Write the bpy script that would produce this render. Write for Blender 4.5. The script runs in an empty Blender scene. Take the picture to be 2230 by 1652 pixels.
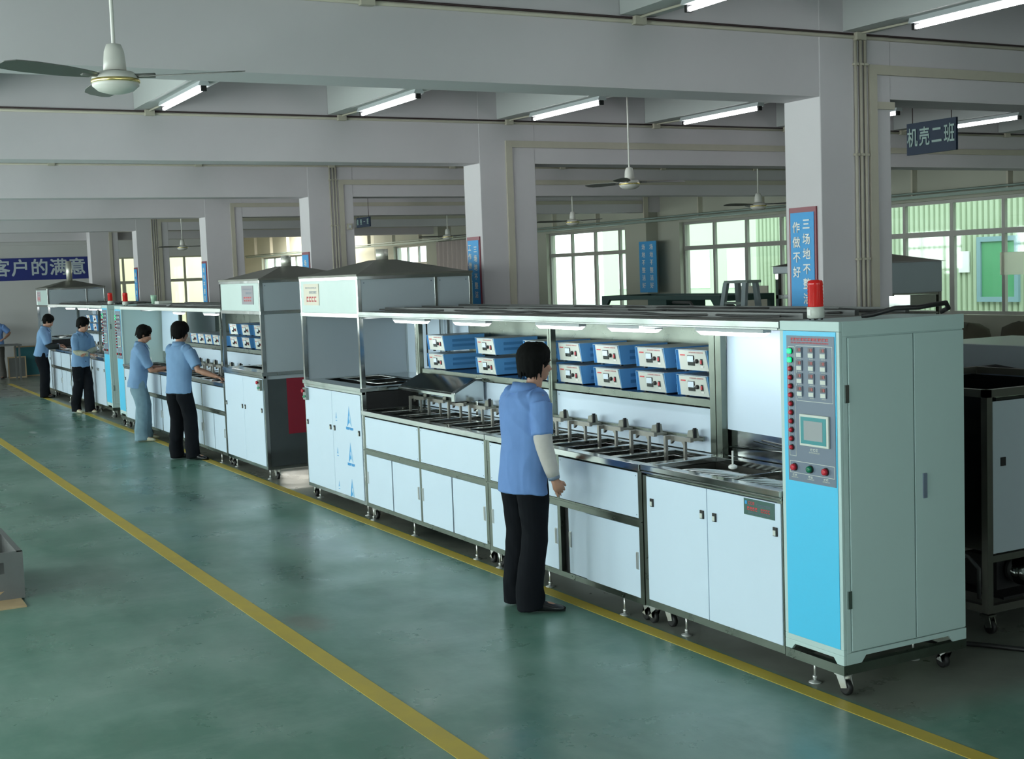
import bpy, bmesh, math, random
from mathutils import Vector, Matrix
from math import sin, cos, pi, radians
random.seed(7)
scn = bpy.context.scene
COL = scn.collection

# ---------------------------------------------------------------- camera
CAM = Vector((4.9247, -4.5244, 2.1975))
YAW, PIT, ROL, FPX = 1.0722, -0.0806, -0.0359, 2869.45
F = Vector((-sin(YAW)*cos(PIT), cos(YAW)*cos(PIT), sin(PIT)))
R0 = Vector((cos(YAW), sin(YAW), 0)); U0 = R0.cross(F)
RR = R0*cos(ROL) + U0*sin(ROL); UU = -R0*sin(ROL) + U0*cos(ROL)
cd = bpy.data.cameras.new('camera'); cam = bpy.data.objects.new('camera', cd); COL.objects.link(cam)
cd.sensor_width = 36; cd.lens = FPX/2230*36; cd.clip_start = .05; cd.clip_end = 400
m = Matrix((RR, UU, -F)).transposed().to_4x4(); m.translation = CAM
cam.matrix_world = m
scn.camera = cam

# ---------------------------------------------------------------- world, exposure, daylight
vs = scn.view_settings
vs.view_transform = 'Standard'; vs.look = 'None'; vs.gamma = 1; vs.exposure = 1.54; vs.use_curve_mapping = False
w = bpy.data.worlds.new('sky'); scn.world = w; w.use_nodes = True
bg = w.node_tree.nodes['Background']; bg.inputs[0].default_value = (.86, .95, 1, 1); bg.inputs[1].default_value = 1.5

def area(name, loc, rot, sx, sy, power, col):
    l = bpy.data.lights.new(name, 'AREA'); l.shape = 'RECTANGLE'; l.size = sx; l.size_y = sy
    l.energy = power; l.color = col
    o = bpy.data.objects.new(name, l); COL.objects.link(o); o.location = loc; o.rotation_euler = rot
    return o
DAY = (1.0, .965, 1.0)
# daylight through the windows of the aisle side (behind and left of the camera)
for i in range(8):
    area('daylight', (2.0-4.9*i, -8.6, 2.1), (pi/2, 0, 0), 3.9, 2.0, 88, DAY)   # faces +Y
# daylight through the windows of the near end wall
for yy in (-5.2, -1.2, 4.5):
    area('daylight', (11.6, yy, 2.1), (0, pi/2, 0), 2.0, 3.2, 22, DAY)      # faces -X
# lamps of the rooms behind the far partition
area('room_lamp', (-35.5, 5.0, 3.9), (0, 0, 0), 6, 6, 165, (1, .98, .86))
area('room_lamp', (-35.0, 8.9, 3.9), (0, 0, 0), 6, 2.5, 210, (1, .97, .86))

# ---------------------------------------------------------------- materials
MATS = {}
def mat(name, col, rough=.5, metal=0., spec=.5, emit=None, es=1., noise=None, coat=0, alpha=1):
    if name in MATS: return MATS[name]
    mt = bpy.data.materials.new(name); mt.use_nodes = True
    nt = mt.node_tree; b = nt.nodes['Principled BSDF']
    b.inputs['Base Color'].default_value = (*col, 1); b.inputs['Roughness'].default_value = rough
    b.inputs['Metallic'].default_value = metal; b.inputs['Specular IOR Level'].default_value = spec
    b.inputs['Coat Weight'].default_value = coat
    if emit: b.inputs['Emission Color'].default_value = (*emit, 1); b.inputs['Emission Strength'].default_value = es
    if noise:
        sc, amt, rv = noise   # scale, colour amount, roughness amount
        tc = nt.nodes.new('ShaderNodeTexCoord'); n = nt.nodes.new('ShaderNodeTexNoise')
        n.inputs['Scale'].default_value = sc; n.inputs['Detail'].default_value = 6; n.inputs['Roughness'].default_value = .6
        nt.links.new(tc.outputs['Object'], n.inputs['Vector'])
        mx = nt.nodes.new('ShaderNodeMix'); mx.data_type = 'RGBA'
        mx.inputs['A'].default_value = (*[c*(1-amt) for c in col], 1)
        mx.inputs['B'].default_value = (*[min(1, c*(1+amt)) for c in col], 1)
        nt.links.new(n.outputs['Fac'], mx.inputs['Factor']); nt.links.new(mx.outputs['Result'], b.inputs['Base Color'])
        if rv:
            mr = nt.nodes.new('ShaderNodeMapRange'); mr.inputs['To Min'].default_value = max(.02, rough-rv); mr.inputs['To Max'].default_value = rough+rv
            nt.links.new(n.outputs['Fac'], mr.inputs['Value']); nt.links.new(mr.outputs['Result'], b.inputs['Roughness'])
    MATS[name] = mt
    return mt

M_CONC = mat('painted_plaster', (.59, .555, .58), .85, noise=(1.1, .09, 0))
def ripple(mt, sc, st):
    nt = mt.node_tree; n = nt.nodes.new('ShaderNodeTexNoise'); n.inputs['Scale'].default_value = sc; n.inputs['Detail'].default_value = 2
    tc = nt.nodes.new('ShaderNodeTexCoord'); b = nt.nodes.new('ShaderNodeBump'); b.inputs['Strength'].default_value = st; b.inputs['Distance'].default_value = .01
    nt.links.new(tc.outputs['Object'], n.inputs['Vector']); nt.links.new(n.outputs['Fac'], b.inputs['Height']); nt.links.new(b.outputs[0], nt.nodes['Principled BSDF'].inputs['Normal'])
M_CEIL = mat('ceiling_paint', (.50, .51, .51), .9, noise=(.8, .08, 0))
M_WALL = mat('wall_paint', (.56, .55, .55), .85, noise=(.9, .06, 0))
M_WALLB = mat('back_wall_paint', (.42, .415, .35), .85, noise=(.9, .06, 0))
M_WALLC = mat('cream_wall', (.62, .60, .50), .85, noise=(.9, .05, 0))
M_TRUNK = mat('cable_trunking', (.50, .46, .38), .6, noise=(6, .1, 0))
M_CABLE = mat('dark_cable', (.05, .03, .03), .6)
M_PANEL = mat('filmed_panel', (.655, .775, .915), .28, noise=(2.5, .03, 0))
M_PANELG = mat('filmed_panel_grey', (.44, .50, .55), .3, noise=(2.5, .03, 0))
M_STEEL = mat('stainless_steel', (.50, .52, .51), .14, 1., noise=(5, .12, .1))
M_STEELB = mat('brushed_frame_steel', (.20, .225, .195), .30, 1., noise=(8, .15, .1))
M_STEELD = mat('dark_roof_steel', (.20, .20, .175), .5, .6, noise=(3, .2, .1))
M_FLUE = mat('bright_flue_steel', (.80, .78, .70), .42, .7)
M_CHROME = mat('chrome', (.72, .73, .72), .28, .75)
M_ALUC = mat('cream_window_frame', (.42, .41, .33), .5)
M_MINT = mat('mint_cabinet_paint', (.51, .655, .645), .45, noise=(2, .025, .04))
M_CYAN = mat('cyan_panel', (.085, .58, .90), .35)
M_SLATE = mat('slate_panel', (.16, .20, .27), .4)
M_WHITE = mat('white_paint', (.8, .8, .78), .5)
M_OFFW = mat('off_white_plate', (.64, .67, .62), .45)
M_BLUE = mat('generator_blue', (.12, .37, .72), .4, noise=(4, .05, 0))
M_BLUED = mat('generator_vent', (.06, .23, .50), .5)
M_BLACK = mat('black_rubber', (.012, .012, .013), .5)
M_BLACKG = mat('black_gloss', (.01, .013, .013), .15)
M_RED = mat('red_plastic', (.55, .02, .04), .3)
M_REDTXT = mat('red_print', (.62, .06, .07), .5)
M_GREENP = mat('green_plastic', (.0, .16, .08), .3)
M_GREENL = mat('lit_green_lamp', (.0, .5, .15), .3, emit=(.0, 1, .28), es=.35)
M_REDL = mat('lit_red_lens', (.50,.012,.015), .12, emit=(1, .05, .02), es=.03)
M_FASC = mat('canopy_fascia_steel', (.22,.24,.23), .22, 1., noise=(2, .3, .08))
M_TEAL = mat('teal_bezel', (.04, .28, .31), .35)
M_SCREEN = mat('screen', (.36, .38, .40), .25)
M_TUBE = mat('fluorescent_tube', (.9, .9, .9), .4, emit=(.97, .98, 1), es=5.)
M_FIX = mat('lamp_housing', (.55, .58, .60), .5)
M_GLASS = bpy.data.materials.new('window_glass'); M_GLASS.use_nodes = True
_n = M_GLASS.node_tree; _n.nodes.clear()
_o = _n.nodes.new('ShaderNodeOutputMaterial'); _mx = _n.nodes.new('ShaderNodeMixShader'); _t = _n.nodes.new('ShaderNodeBsdfTransparent')
_g = _n.nodes.new('ShaderNodeBsdfGlossy'); _g.inputs['Roughness'].default_value = .03; _t.inputs[0].default_value = (.90, .97, .93, 1)
_mx.inputs[0].default_value = .06
_n.links.new(_t.outputs[0], _mx.inputs[1]); _n.links.new(_g.outputs[0], _mx.inputs[2]); _n.links.new(_mx.outputs[0], _o.inputs[0])
M_ALU = mat('window_aluminium', (.34, .33, .31), .45, .3)
M_DUCT = mat('duct_paint', (.25, .31, .28), .5, .3)
M_BANNER = mat('banner_navy', (.018, .03, .20), .6)
M_BANTXT = mat('banner_lettering', (.50, .56, .60), .6)
M_SIGN = mat('sign_navy', (.004, .018, .05), .6)
M_SIGNTXT = mat('sign_lettering', (.28, .38, .36), .5)
M_POSTER = mat('poster_blue', (.03, .31, .68), .5)
M_PFRAME = mat('poster_frame_red', (.22, .03, .05), .4)
M_YELLOW = mat('floor_line_paint', (.50, .37, .05), .5, noise=(4, .25, .1))
M_FANW = mat('fan_enamel', (.66, .64, .60), .35)
M_FANG = mat('fan_gold_trim', (.75, .60, .25), .25, .9)
M_FANB = mat('fan_blade_metal', (.18, .18, .17), .5, .3)
M_SHIRT = mat('shirt_blue', (.15, .27, .56), .85, spec=.2, noise=(14, .07, 0))
M_SHIRT2 = mat('shirt_pale_blue', (.19, .32, .52), .85, spec=.2, noise=(14, .07, 0))
M_TROU = mat('trousers_black', (.006, .007, .010), .9, spec=.15, noise=(12, .2, 0))
M_JEANS = mat('jeans_faded', (.17, .27, .33), .85, noise=(9, .3, 0))
M_SKIN = mat('skin', (.42, .22, .15), .5)
M_HAIR = mat('black_hair', (.004,.004,.004), .8, spec=.12)
M_CUFF = mat('grey_sleeve', (.50, .47, .45), .8, noise=(25, .12, 0))
M_SHOE = mat('black_leather', (.012, .012, .014), .2)
M_SHOEW = mat('cream_shoe', (.62, .58, .42), .6)
M_LOGO = mat('logo_blue', (.03, .33, .72), .4)
M_LOGOL = mat('logo_light_blue', (.30, .55, .80), .4)
M_CARD = mat('cardboard', (.42, .30, .17), .8, noise=(8, .15, 0))
M_SHEET = mat('grey_sheet_metal', (.15, .155, .155), .5, .4, noise=(7, .2, .1))
M_DGREEN = mat('dark_green_steel', (.03, .075, .07), .5, .2)
M_CORR = mat('corrugated_green', (.40, .47, .33), .6)
M_GOLD = mat('amber_wrap', (.55, .30, .04), .3, .3)
M_CURT = mat('pink_curtain', (.62, .52, .50), .9)
M_MAROON = mat('red_drape', (.36, .015, .03), .6)
M_PAPER = mat('paper', (.78, .74, .64), .7)
_n = M_PAPER.node_tree; _t = _n.nodes.new('ShaderNodeBsdfTranslucent'); _t.inputs[0].default_value = (.9, .9, .85, 1); _mx = _n.nodes.new('ShaderNodeMixShader'); _mx.inputs[0].default_value = .6
_n.links.new(_n.nodes['Principled BSDF'].outputs[0], _mx.inputs[1]); _n.links.new(_t.outputs[0], _mx.inputs[2]); _n.links.new(_mx.outputs[0], _n.nodes['Material Output'].inputs[0])
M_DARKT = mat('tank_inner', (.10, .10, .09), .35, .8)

ripple(M_STEEL, 3.0, .35); ripple(M_FASC, 1.6, 1.0); ripple(M_STEELB, 3.5, .3); ripple(M_PANEL, 1.2, .05); ripple(M_PANELG, 1.2, .08)
# ---------------------------------------------------------------- mesh helpers
class MB:
    def __init__(s): s.v = []; s.f = []; s.sm = []; s.nb = -1
    def add(s, vs, fs, smooth=False):
        o = len(s.v); s.v += [tuple(v) for v in vs]; s.f += [tuple(i+o for i in f) for f in fs]; s.sm += [smooth]*len(fs)
        return s
    def box(s, x0, x1, y0, y1, z0, z1):
        x0, x1 = sorted((x0, x1)); y0, y1 = sorted((y0, y1)); z0, z1 = sorted((z0, z1))
        s.nb += 1; e = .00012*(s.nb % 6)      # neighbouring boxes never share a plane exactly
        if min(x1-x0, y1-y0, z1-z0) > .004: x0 += e; x1 -= e; y0 += e; y1 -= e; z0 += e; z1 -= e
        return s.add([(x0,y0,z0),(x1,y0,z0),(x1,y1,z0),(x0,y1,z0),(x0,y0,z1),(x1,y0,z1),(x1,y1,z1),(x0,y1,z1)],
              [(3,2,1,0),(4,5,6,7),(0,1,5,4),(1,2,6,5),(2,3,7,6),(3,0,4,7)])
    def hexa(s, p): # 8 points, bottom ring ccw then top ring
        return s.add(p, [(3,2,1,0),(4,5,6,7),(0,1,5,4),(1,2,6,5),(2,3,7,6),(3,0,4,7)])
    def prism(s, poly, axis, a, b): # poly 2D points, extruded along axis
        def P(u, v, t):
            return (t,u,v) if axis == 'x' else (u,t,v) if axis == 'y' else (u,v,t)
        n = len(poly); vs = [P(u,v,a) for u,v in poly] + [P(u,v,b) for u,v in poly]
        fs = [tuple(range(n)), tuple(range(2*n-1, n-1, -1))] + [(i, i+n, (i+1)%n+n, (i+1)%n) for i in range(n)]
        return s.add(vs, fs)
    def tube(s, pts, r, n=8, caps=True):
        pts = [Vector(p) for p in pts]; rs = r if isinstance(r, (list, tuple)) else [r]*len(pts)
        base = len(s.v); up = None
        for i, p in enumerate(pts):
            d = (pts[min(i+1, len(pts)-1)] - pts[max(i-1, 0)]).normalized()
            if up is None: up = Vector((0,0,1)) if abs(d.z) < .9 else Vector((1,0,0))
            a = d.cross(up).normalized(); b = a.cross(d); up = b
            for k in range(n):
                t = 2*pi*k/n; s.v.append(tuple(p + (a*cos(t) + b*sin(t))*rs[i]))
        for i in range(len(pts)-1):
            for k in range(n):
                q = base+i*n; s.f.append((q+k, q+n+k, q+n+(k+1)%n, q+(k+1)%n)); s.sm.append(True)
        if caps:
            s.f.append(tuple(base+k for k in range(n))); s.sm.append(False)
            s.f.append(tuple(base+(len(pts)-1)*n+k for k in range(n-1, -1, -1))); s.sm.append(False)
        return s
    def lathe(s, c, prof, n=20, axis='z'): # prof (radius, height) list around an axis through c
        base = len(s.v); c = Vector(c)
        for r, h in prof:
            for k in range(n):
                t = 2*pi*k/n; u, v = r*cos(t), r*sin(t)
                s.v.append(tuple(c + (Vector((u,v,h)) if axis == 'z' else Vector((u,h,v)) if axis == 'y' else Vector((h,u,v)))))
        for i in range(len(prof)-1):
            for k in range(n):
                q = base+i*n; s.f.append((q+k, q+(k+1)%n, q+n+(k+1)%n, q+n+k)); s.sm.append(True)
        s.f.append(tuple(base+k for k in range(n-1, -1, -1))); s.sm.append(False)
        s.f.append(tuple(base+(len(prof)-1)*n+k for k in range(n))); s.sm.append(False)
        return s
    def frame(s, x0, x1, z0, z1, y0, y1, t): # rectangular frame in the xz plane
        s.box(x0,x1,y0,y1,z0,z0+t); s.box(x0,x1,y0,y1,z1-t,z1); s.box(x0,x0+t,y0,y1,z0+t,z1-t); s.box(x1-t,x1,y0,y1,z0+t,z1-t)
        return s
    def build(s, name, m, parent=None, label=None, cat=None, group=None, kind=None, bevel=0, origin=None):
        if parent is not None: org = Vector(parent['_o']); 
        elif origin is not None: org = Vector(origin)
        else:
            xs = [v[0] for v in s.v]; ys = [v[1] for v in s.v]; zs = [v[2] for v in s.v]
            org = Vector(((min(xs)+max(xs))/2, (min(ys)+max(ys))/2, min(zs)))
        me = bpy.data.meshes.new(name); me.from_pydata([tuple(Vector(v)-org) for v in s.v], [], s.f)
        me.polygons.foreach_set('use_smooth', s.sm); me.materials.append(m); me.update()
        bm = bmesh.new(); bm.from_mesh(me); bmesh.ops.recalc_face_normals(bm, faces=bm.faces); bm.to_mesh(me); bm.free()
        return link(name, me, org, parent, label, cat, group, kind, bevel)
def link(name, me, org, parent=None, label=None, cat=None, group=None, kind=None, bevel=0):
    o = bpy.data.objects.new(name, me); COL.objects.link(o); o['_o'] = tuple(org)
    if parent is not None: o.parent = parent
    else: o.location = org
    if bevel:
        b = o.modifiers.new('bevel', 'BEVEL'); b.width = bevel; b.segments = 2; b.limit_method = 'ANGLE'
    tag(o, label, cat, group, kind)
    return o
def tag(o, label=None, cat=None, group=None, kind=None):
    if label: o['label'] = label
    if cat: o['category'] = cat
    if group: o['group'] = group
    if kind: o['kind'] = kind
    return o
def thing(name, label, cat, loc, group=None, rz=0):
    o = bpy.data.objects.new(name, None); COL.objects.link(o); o.location = loc; o.rotation_euler = (0,0,rz)
    o.empty_display_size = .1; o['_o'] = (0,0,0) if rz else tuple(loc)
    return tag(o, label, cat, group)
def copy_tree(o, parent=None):
    c = o.copy(); COL.objects.link(c)
    if parent: c.parent = parent
    for ch in list(o.children): copy_tree(ch, c)
    return c
def struct(name, mb, m, parent=None, bevel=0):
    return mb.build(name, m, parent, kind='structure' if parent is None else None, bevel=bevel)
def text(name, body, size, loc, rot, m, parent=None, bold=0., depth=.002, sx=1., space=1., align='CENTER', heavy=0):
    cu = bpy.data.curves.new('t', 'FONT'); cu.body = body; cu.size = size; cu.align_x = align; cu.align_y = 'CENTER'
    cu.offset = bold; cu.extrude = depth; cu.space_character = space; cu.resolution_u = 3
    t = bpy.data.objects.new('t', cu); COL.objects.link(t)
    me = bpy.data.meshes.new_from_object(t)
    bpy.data.objects.remove(t)
    if heavy:
        bm = bmesh.new()
        for k, (a, b) in enumerate(((-1,-1),(1,-1),(-1,1),(1,1),(0,0))):
            c = me.copy(); c.transform(Matrix.Translation((a*heavy, b*heavy, .0004*k))); bm.from_mesh(c); bpy.data.meshes.remove(c)
        bm.to_mesh(me); bm.free()
    org = Vector(parent['_o']) if parent is not None else Vector((0,0,0))
    mw = Matrix.Translation(Vector(loc)-org) @ Matrix.Rotation(rot[2],4,'Z') @ Matrix.Rotation(rot[0],4,'X') @ Matrix.Diagonal((sx,1,1,1))
    me.transform(mw); me.materials.clear(); me.materials.append(m)
    return link(name, me, org, parent)
FRONT = (pi/2, 0, 0)          # text facing -Y
EAST = (pi/2, 0, pi/2)        # text facing +X
# ---------------------------------------------------------------- the building
X0, SP, NB = -1.82, 4.9, 6
HB, HS, HC = 3.286, 3.72, 4.25     # main beam soffit, cross beam soffit, ceiling
XE, YW, YF, XN = -31.0, 10.6, -8.4, 11.4
def floor_material():
    mt = bpy.data.materials.new('green_epoxy_floor'); mt.use_nodes = True; nt = mt.node_tree; N = nt.nodes; L = nt.links
    b = N['Principled BSDF']; tc = N.new('ShaderNodeTexCoord')
    def noise(sc, det=6, map_=None, rough=.6):
        n = N.new('ShaderNodeTexNoise'); n.inputs['Scale'].default_value = sc; n.inputs['Detail'].default_value = det; n.inputs['Roughness'].default_value = rough
        if map_:
            mp = N.new('ShaderNodeMapping'); mp.inputs['Scale'].default_value = map_; L.new(tc.outputs['Object'], mp.inputs['Vector']); L.new(mp.outputs[0], n.inputs['Vector'])
        else: L.new(tc.outputs['Object'], n.inputs['Vector'])
        return n.outputs['Fac']
    def rng(v, a, b_, c=0., d=1.):
        r = N.new('ShaderNodeMapRange'); r.inputs['From Min'].default_value = a; r.inputs['From Max'].default_value = b_
        r.inputs['To Min'].default_value = c; r.inputs['To Max'].default_value = d; L.new(v, r.inputs['Value']); return r.outputs['Result']
    def mix(f, a, bb):
        m_ = N.new('ShaderNodeMix'); m_.data_type = 'RGBA'; L.new(f, m_.inputs['Factor'])
        for k, v in (('A', a), ('B', bb)):
            if isinstance(v, tuple): m_.inputs[k].default_value = (*v, 1)
            else: L.new(v, m_.inputs[k])
        return m_.outputs['Result']
    def math_(op, a, bb):
        m_ = N.new('ShaderNodeMath'); m_.operation = op
        for i, v in enumerate((a, bb)):
            if isinstance(v, (int, float)): m_.inputs[i].default_value = v
            else: L.new(v, m_.inputs[i])
        return m_.outputs[0]
    c = mix(rng(noise(.45, 6, (1, 1.5, 1), .65), .38, .64), (.085, .200, .150), (.205, .325, .275))
    c = mix(rng(noise(1.7, 9, (.7, 1.5, 1), .7), .46, .78, 0, .85), c, (.085, .175, .135))
    c = mix(rng(noise(1.4, 9, (1.6, .7, 1), .75), .50, .85, 0, .6), c, (.30, .41, .37))
    sp = N.new('ShaderNodeSeparateXYZ'); L.new(tc.outputs['Object'], sp.inputs[0])
    # bare grey concrete on the machine side of the yellow line, beyond its near end it is painted again
    g = math_('MULTIPLY', rng(math_('ADD', sp.outputs['Y'], rng(noise(3), 0, 1, -.03, .03)), -.02, .02), rng(sp.outputs['X'], .55, .25))
    far = rng(math_('ADD', sp.outputs['X'], rng(noise(.5), 0, 1, -2, 2)), -22.5, -24.5)
    g = math_('MAXIMUM', g, far)
    grey = mix(rng(noise(1.7, 7), .35, .7), (.15, .165, .14), (.225, .235, .205))
    c = mix(g, c, grey)
    # worn marks with a shape of their own: (x, y, rx, ry, colour, strength)
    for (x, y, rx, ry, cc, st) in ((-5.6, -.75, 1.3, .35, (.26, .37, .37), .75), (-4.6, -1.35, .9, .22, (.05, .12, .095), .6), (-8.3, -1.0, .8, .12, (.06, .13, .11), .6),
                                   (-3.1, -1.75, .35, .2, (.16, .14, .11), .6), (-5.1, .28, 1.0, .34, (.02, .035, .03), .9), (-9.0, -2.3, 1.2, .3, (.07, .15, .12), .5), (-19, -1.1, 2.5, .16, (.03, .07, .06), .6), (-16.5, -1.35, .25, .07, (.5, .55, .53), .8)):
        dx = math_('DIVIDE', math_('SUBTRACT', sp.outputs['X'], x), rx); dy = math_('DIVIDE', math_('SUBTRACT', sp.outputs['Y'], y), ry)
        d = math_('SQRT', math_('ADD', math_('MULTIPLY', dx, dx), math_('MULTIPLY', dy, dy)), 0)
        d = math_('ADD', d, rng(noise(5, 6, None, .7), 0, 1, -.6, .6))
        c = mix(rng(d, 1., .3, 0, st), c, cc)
    L.new(c, b.inputs['Base Color'])
    L.new(rng(noise(1.3, 7), .3, .7, .22, .42), b.inputs['Roughness'])
    b.inputs['Specular IOR Level'].default_value = .5
    bp = N.new('ShaderNodeBump'); bp.inputs['Strength'].default_value = .05; bp.inputs['Distance'].default_value = .02
    L.new(noise(3.5, 3), bp.inputs['Height']); L.new(bp.outputs[0], b.inputs['Normal'])
    return mt
M_FLOOR = floor_material()
XL, YB = -44., 10.9
struct('floor', MB().add([(XL,YF-.2,0),(XN+.2,YF-.2,0),(XN+.2,YB,0),(XL,YB,0),(XL,YF-.2,-.15),(XN+.2,YF-.2,-.15),(XN+.2,YB,-.15),(XL,YB,-.15)],
       [(0,1,2,3),(7,6,5,4),(4,5,1,0),(5,6,2,1),(6,7,3,2),(7,4,0,3)]), M_FLOOR).location
bpy.data.objects['floor'].data.transform(Matrix.Translation(bpy.data.objects['floor'].location)); bpy.data.objects['floor'].location = (0,0,0)
struct('ceiling', MB().box(XL, XN+.2, YF-.2, YB, HC, HC+.15), M_CEIL)

def wall_x(name, y0, y1, xa, xb, holes, m, zt=HC):  # wall along x with holes (x0,x1,z0,z1)
    mb = MB(); x = xa
    for (h0, h1, z0, z1) in sorted(holes):
        if h0 > x: mb.box(x, h0, y0, y1, 0, zt)
        if z0 > 0: mb.box(h0, h1, y0, y1, 0, z0)
        mb.box(h0, h1, y0, y1, z1, zt); x = h1
    if x < xb: mb.box(x, xb, y0, y1, 0, zt)
    return struct(name, mb, m)
def wall_y(name, x0, x1, ya, yb, holes, m, zt=HC):
    mb = MB(); y = ya
    for (h0, h1, z0, z1) in sorted(holes):
        if h0 > y: mb.box(x0, x1, y, h0, 0, zt)
        if z0 > 0: mb.box(x0, x1, h0, h1, 0, z0)
        mb.box(x0, x1, h0, h1, z1, zt); y = h1
    if y < yb: mb.box(x0, x1, y, yb, 0, zt)
    return struct(name, mb, m)
SILL, WT = 1.35, 3.05
back_holes = [(-21.0,-17.3,SILL,WT), (-15.9,-12.2,SILL,WT), (-11.1,-7.35,SILL,WT), (-6.2,-2.5,SILL,WT), (-29.6,-27.4,1.4,3.06), (-41.5,-37.0,1.4,3.06)]
wall_x('wall_back', YW, YW+.24, XE, XN, [h for h in back_holes if h[0] > XE], M_WALLB)
wall_x('wall_back_far', YW, YW+.24, XL, XE, [h for h in back_holes if h[0] < XE], M_WALLC)
wall_x('wall_front', YF-.2, YF, XL, XN, [(2.0-SP*i-2.0, 2.0-SP*i+2.0, 1.1, 3.15) for i in range(8)], M_WALL)
wall_y('wall_right', XN, XN+.2, YF, YW, [(-6.8,-3.6,1.1,3.15), (-2.8,.4,1.1,3.15), (2.9,6.1,1.1,3.15)], M_WALL)
# end wall with the banner, then a glazed partition up to y 6.6
wall_y('wall_left', XE-.2, XE, YF, 6.6, [(2.9, 4.35, .9, 2.98), (4.5, 6.45, .9, 2.98)], M_WALL)
wall_y('wall_left_2', XL-.2, XL, YF, YB, [], M_WALLC)
struct('wall_inner', MB().box(XL, XE-.2, 2.4, 2.55, 0, HC), M_WALLC)
struct('wall_inner_2', MB().box(-37.2, -37.0, 2.55, 7.4, 0, HC), M_WALLC)

def window(n, holes_axis, a0, a1, z0, z1, p, mulls, zt=None, thick=.06, glass=True, t=.05, fm=None):
    """window_<n>: frame with mullions, transom and a pane; p = plane coordinate; mulls = positions"""
    ax = holes_axis; mb = MB()
    def bx(m_, u0, u1, z0_, z1_, d0, d1):
        m_.box(u0, u1, p+d0, p+d1, z0_, z1_) if ax == 'x' else m_.box(p+d0, p+d1, u0, u1, z0_, z1_)
    h = thick/2
    bx(mb, a0, a1, z0, z0+t, -h, h); bx(mb, a0, a1, z1-t, z1, -h, h); bx(mb, a0, a0+t, z0+t, z1-t, -h, h); bx(mb, a1-t, a1, z0+t, z1-t, -h, h)
    for i, u in enumerate(mulls):
        k = .045 if i == len(mulls)//2 else .028
        bx(mb, u-k, u+k, z0+t, (zt or z1)-.04, -h, h)
        if zt: bx(mb, u-.028, u+.028, zt+.04, z1-t, -h, h)
    if zt: bx(mb, a0+t, a1-t, zt-.04, zt+.04, -h*1.2, h*1.2)
    fr = mb.build('window_%d' % n, fm or M_ALU, None, kind='structure')
    g = MB(); bx(g, a0+t*.5, a1-t*.5, z0+t*.5, z1-t*.5, -.003, .003)
    g.build('window_pane', M_GLASS, fr)
    return fr
wn = 1
for (a, b, z0, z1) in back_holes:
    k = 4 if b-a > 3 else 3
    mulls = [a+(b-a)*(i+1)/k for i in range(k-1)]
    if b-a > 3.6 and a > -22: mulls = [a+.95*(i+1) for i in range(3)]
    window(wn, 'x', a, b, z0, z1, YW+.12, mulls, 2.55); wn += 1
for i in range(8):
    a = 2.0-SP*i; window(wn, 'x', a-2, a+2, 1.1, 3.15, YF-.1, [a-1, a, a+1], 2.55); wn += 1
for (a, b) in ((-6.8,-3.6), (-2.8,.4), (2.9,6.1)):
    window(wn, 'y', a, b, 1.1, 3.15, XN+.1, [a+.8*k for k in (1,2,3)], 2.55); wn += 1
window(wn, 'y', 2.9, 4.35, .9, 2.98, XE-.1, [3.37], 2.31, t=.035, fm=M_ALUC); wn += 1
window(wn, 'y', 4.5, 6.45, .9, 2.98, XE-.1, [5.02, 5.75], 2.33, t=.035, fm=M_ALUC); wn += 1

TN = [0]
def trim(mb, m, bevel=0):
    TN[0] += 1; return struct('trim_%d' % TN[0], mb, m, bevel=bevel)
# main beams, columns, cross beams, wall piers
for i in range(-2, NB):
    x = X0-SP*i
    if x-.36 < XE: continue
    trim(MB().box(x-.35, x-.005, YF, YW, HB, HC), M_CONC)
for i in range(-2, NB):
    x = X0-SP*i+(.35 if i == 5 else 0)
    trim(MB().box(x-.36, x, 1.54, 2.17, 0, HC-.001), M_CONC, bevel=.006)
    if i >= 0:
        trim(MB().box(x-.85, x-.1, YW-.28, YW, 0, HC-.001), M_WALLB)
CROSS = [-1.80+1.775*k for k in range(-3, 7)]
for i in range(-3, NB):
    xa = X0-SP*i - SP; xb = X0-SP*i-.35
    if xa < XE: xa = XE
    if xb > XN: xb = XN
    for y in CROSS:
        if xb-xa < .5: continue
        trim(MB().box(xa, xb, y, y+.25, HS, HC), M_CEIL)
# yellow floor lines
tag(MB().box(-28.2, 3.2, -.12, -.02, 0, .0025).build('floor_line', M_YELLOW), 'yellow painted line on the floor along the feet of the machines', 'floor line')
tag(MB().box(-28.0, 3.2, -2.0, -1.88, 0, .0025).build('floor_line', M_YELLOW), 'yellow painted line on the green floor out in the open aisle', 'floor line')
# banner on the end wall
bn = thing('wall_banner', 'long navy banner with large pale Chinese lettering on the end wall', 'banner', (XE, 0, 2.47))
MB().box(XE+.001, XE+.02, -6.0, 2.44, 2.455, 3.03).build('banner_sheet', M_BANNER, bn)
for k, ch in enumerate('客户的满意'):
    text('lettering', ch, .45, (XE+.022, .28+.47*k, 2.745), EAST, M_BANTXT, bn, heavy=.008)
mbf = MB(); mbf.box(XE, XE+.10, 2.54, 2.72, 0, HC); mbf.box(XE, XE+.10, YF, 2.54, 3.35, 3.5)
trim(mbf, M_WALL)

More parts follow.
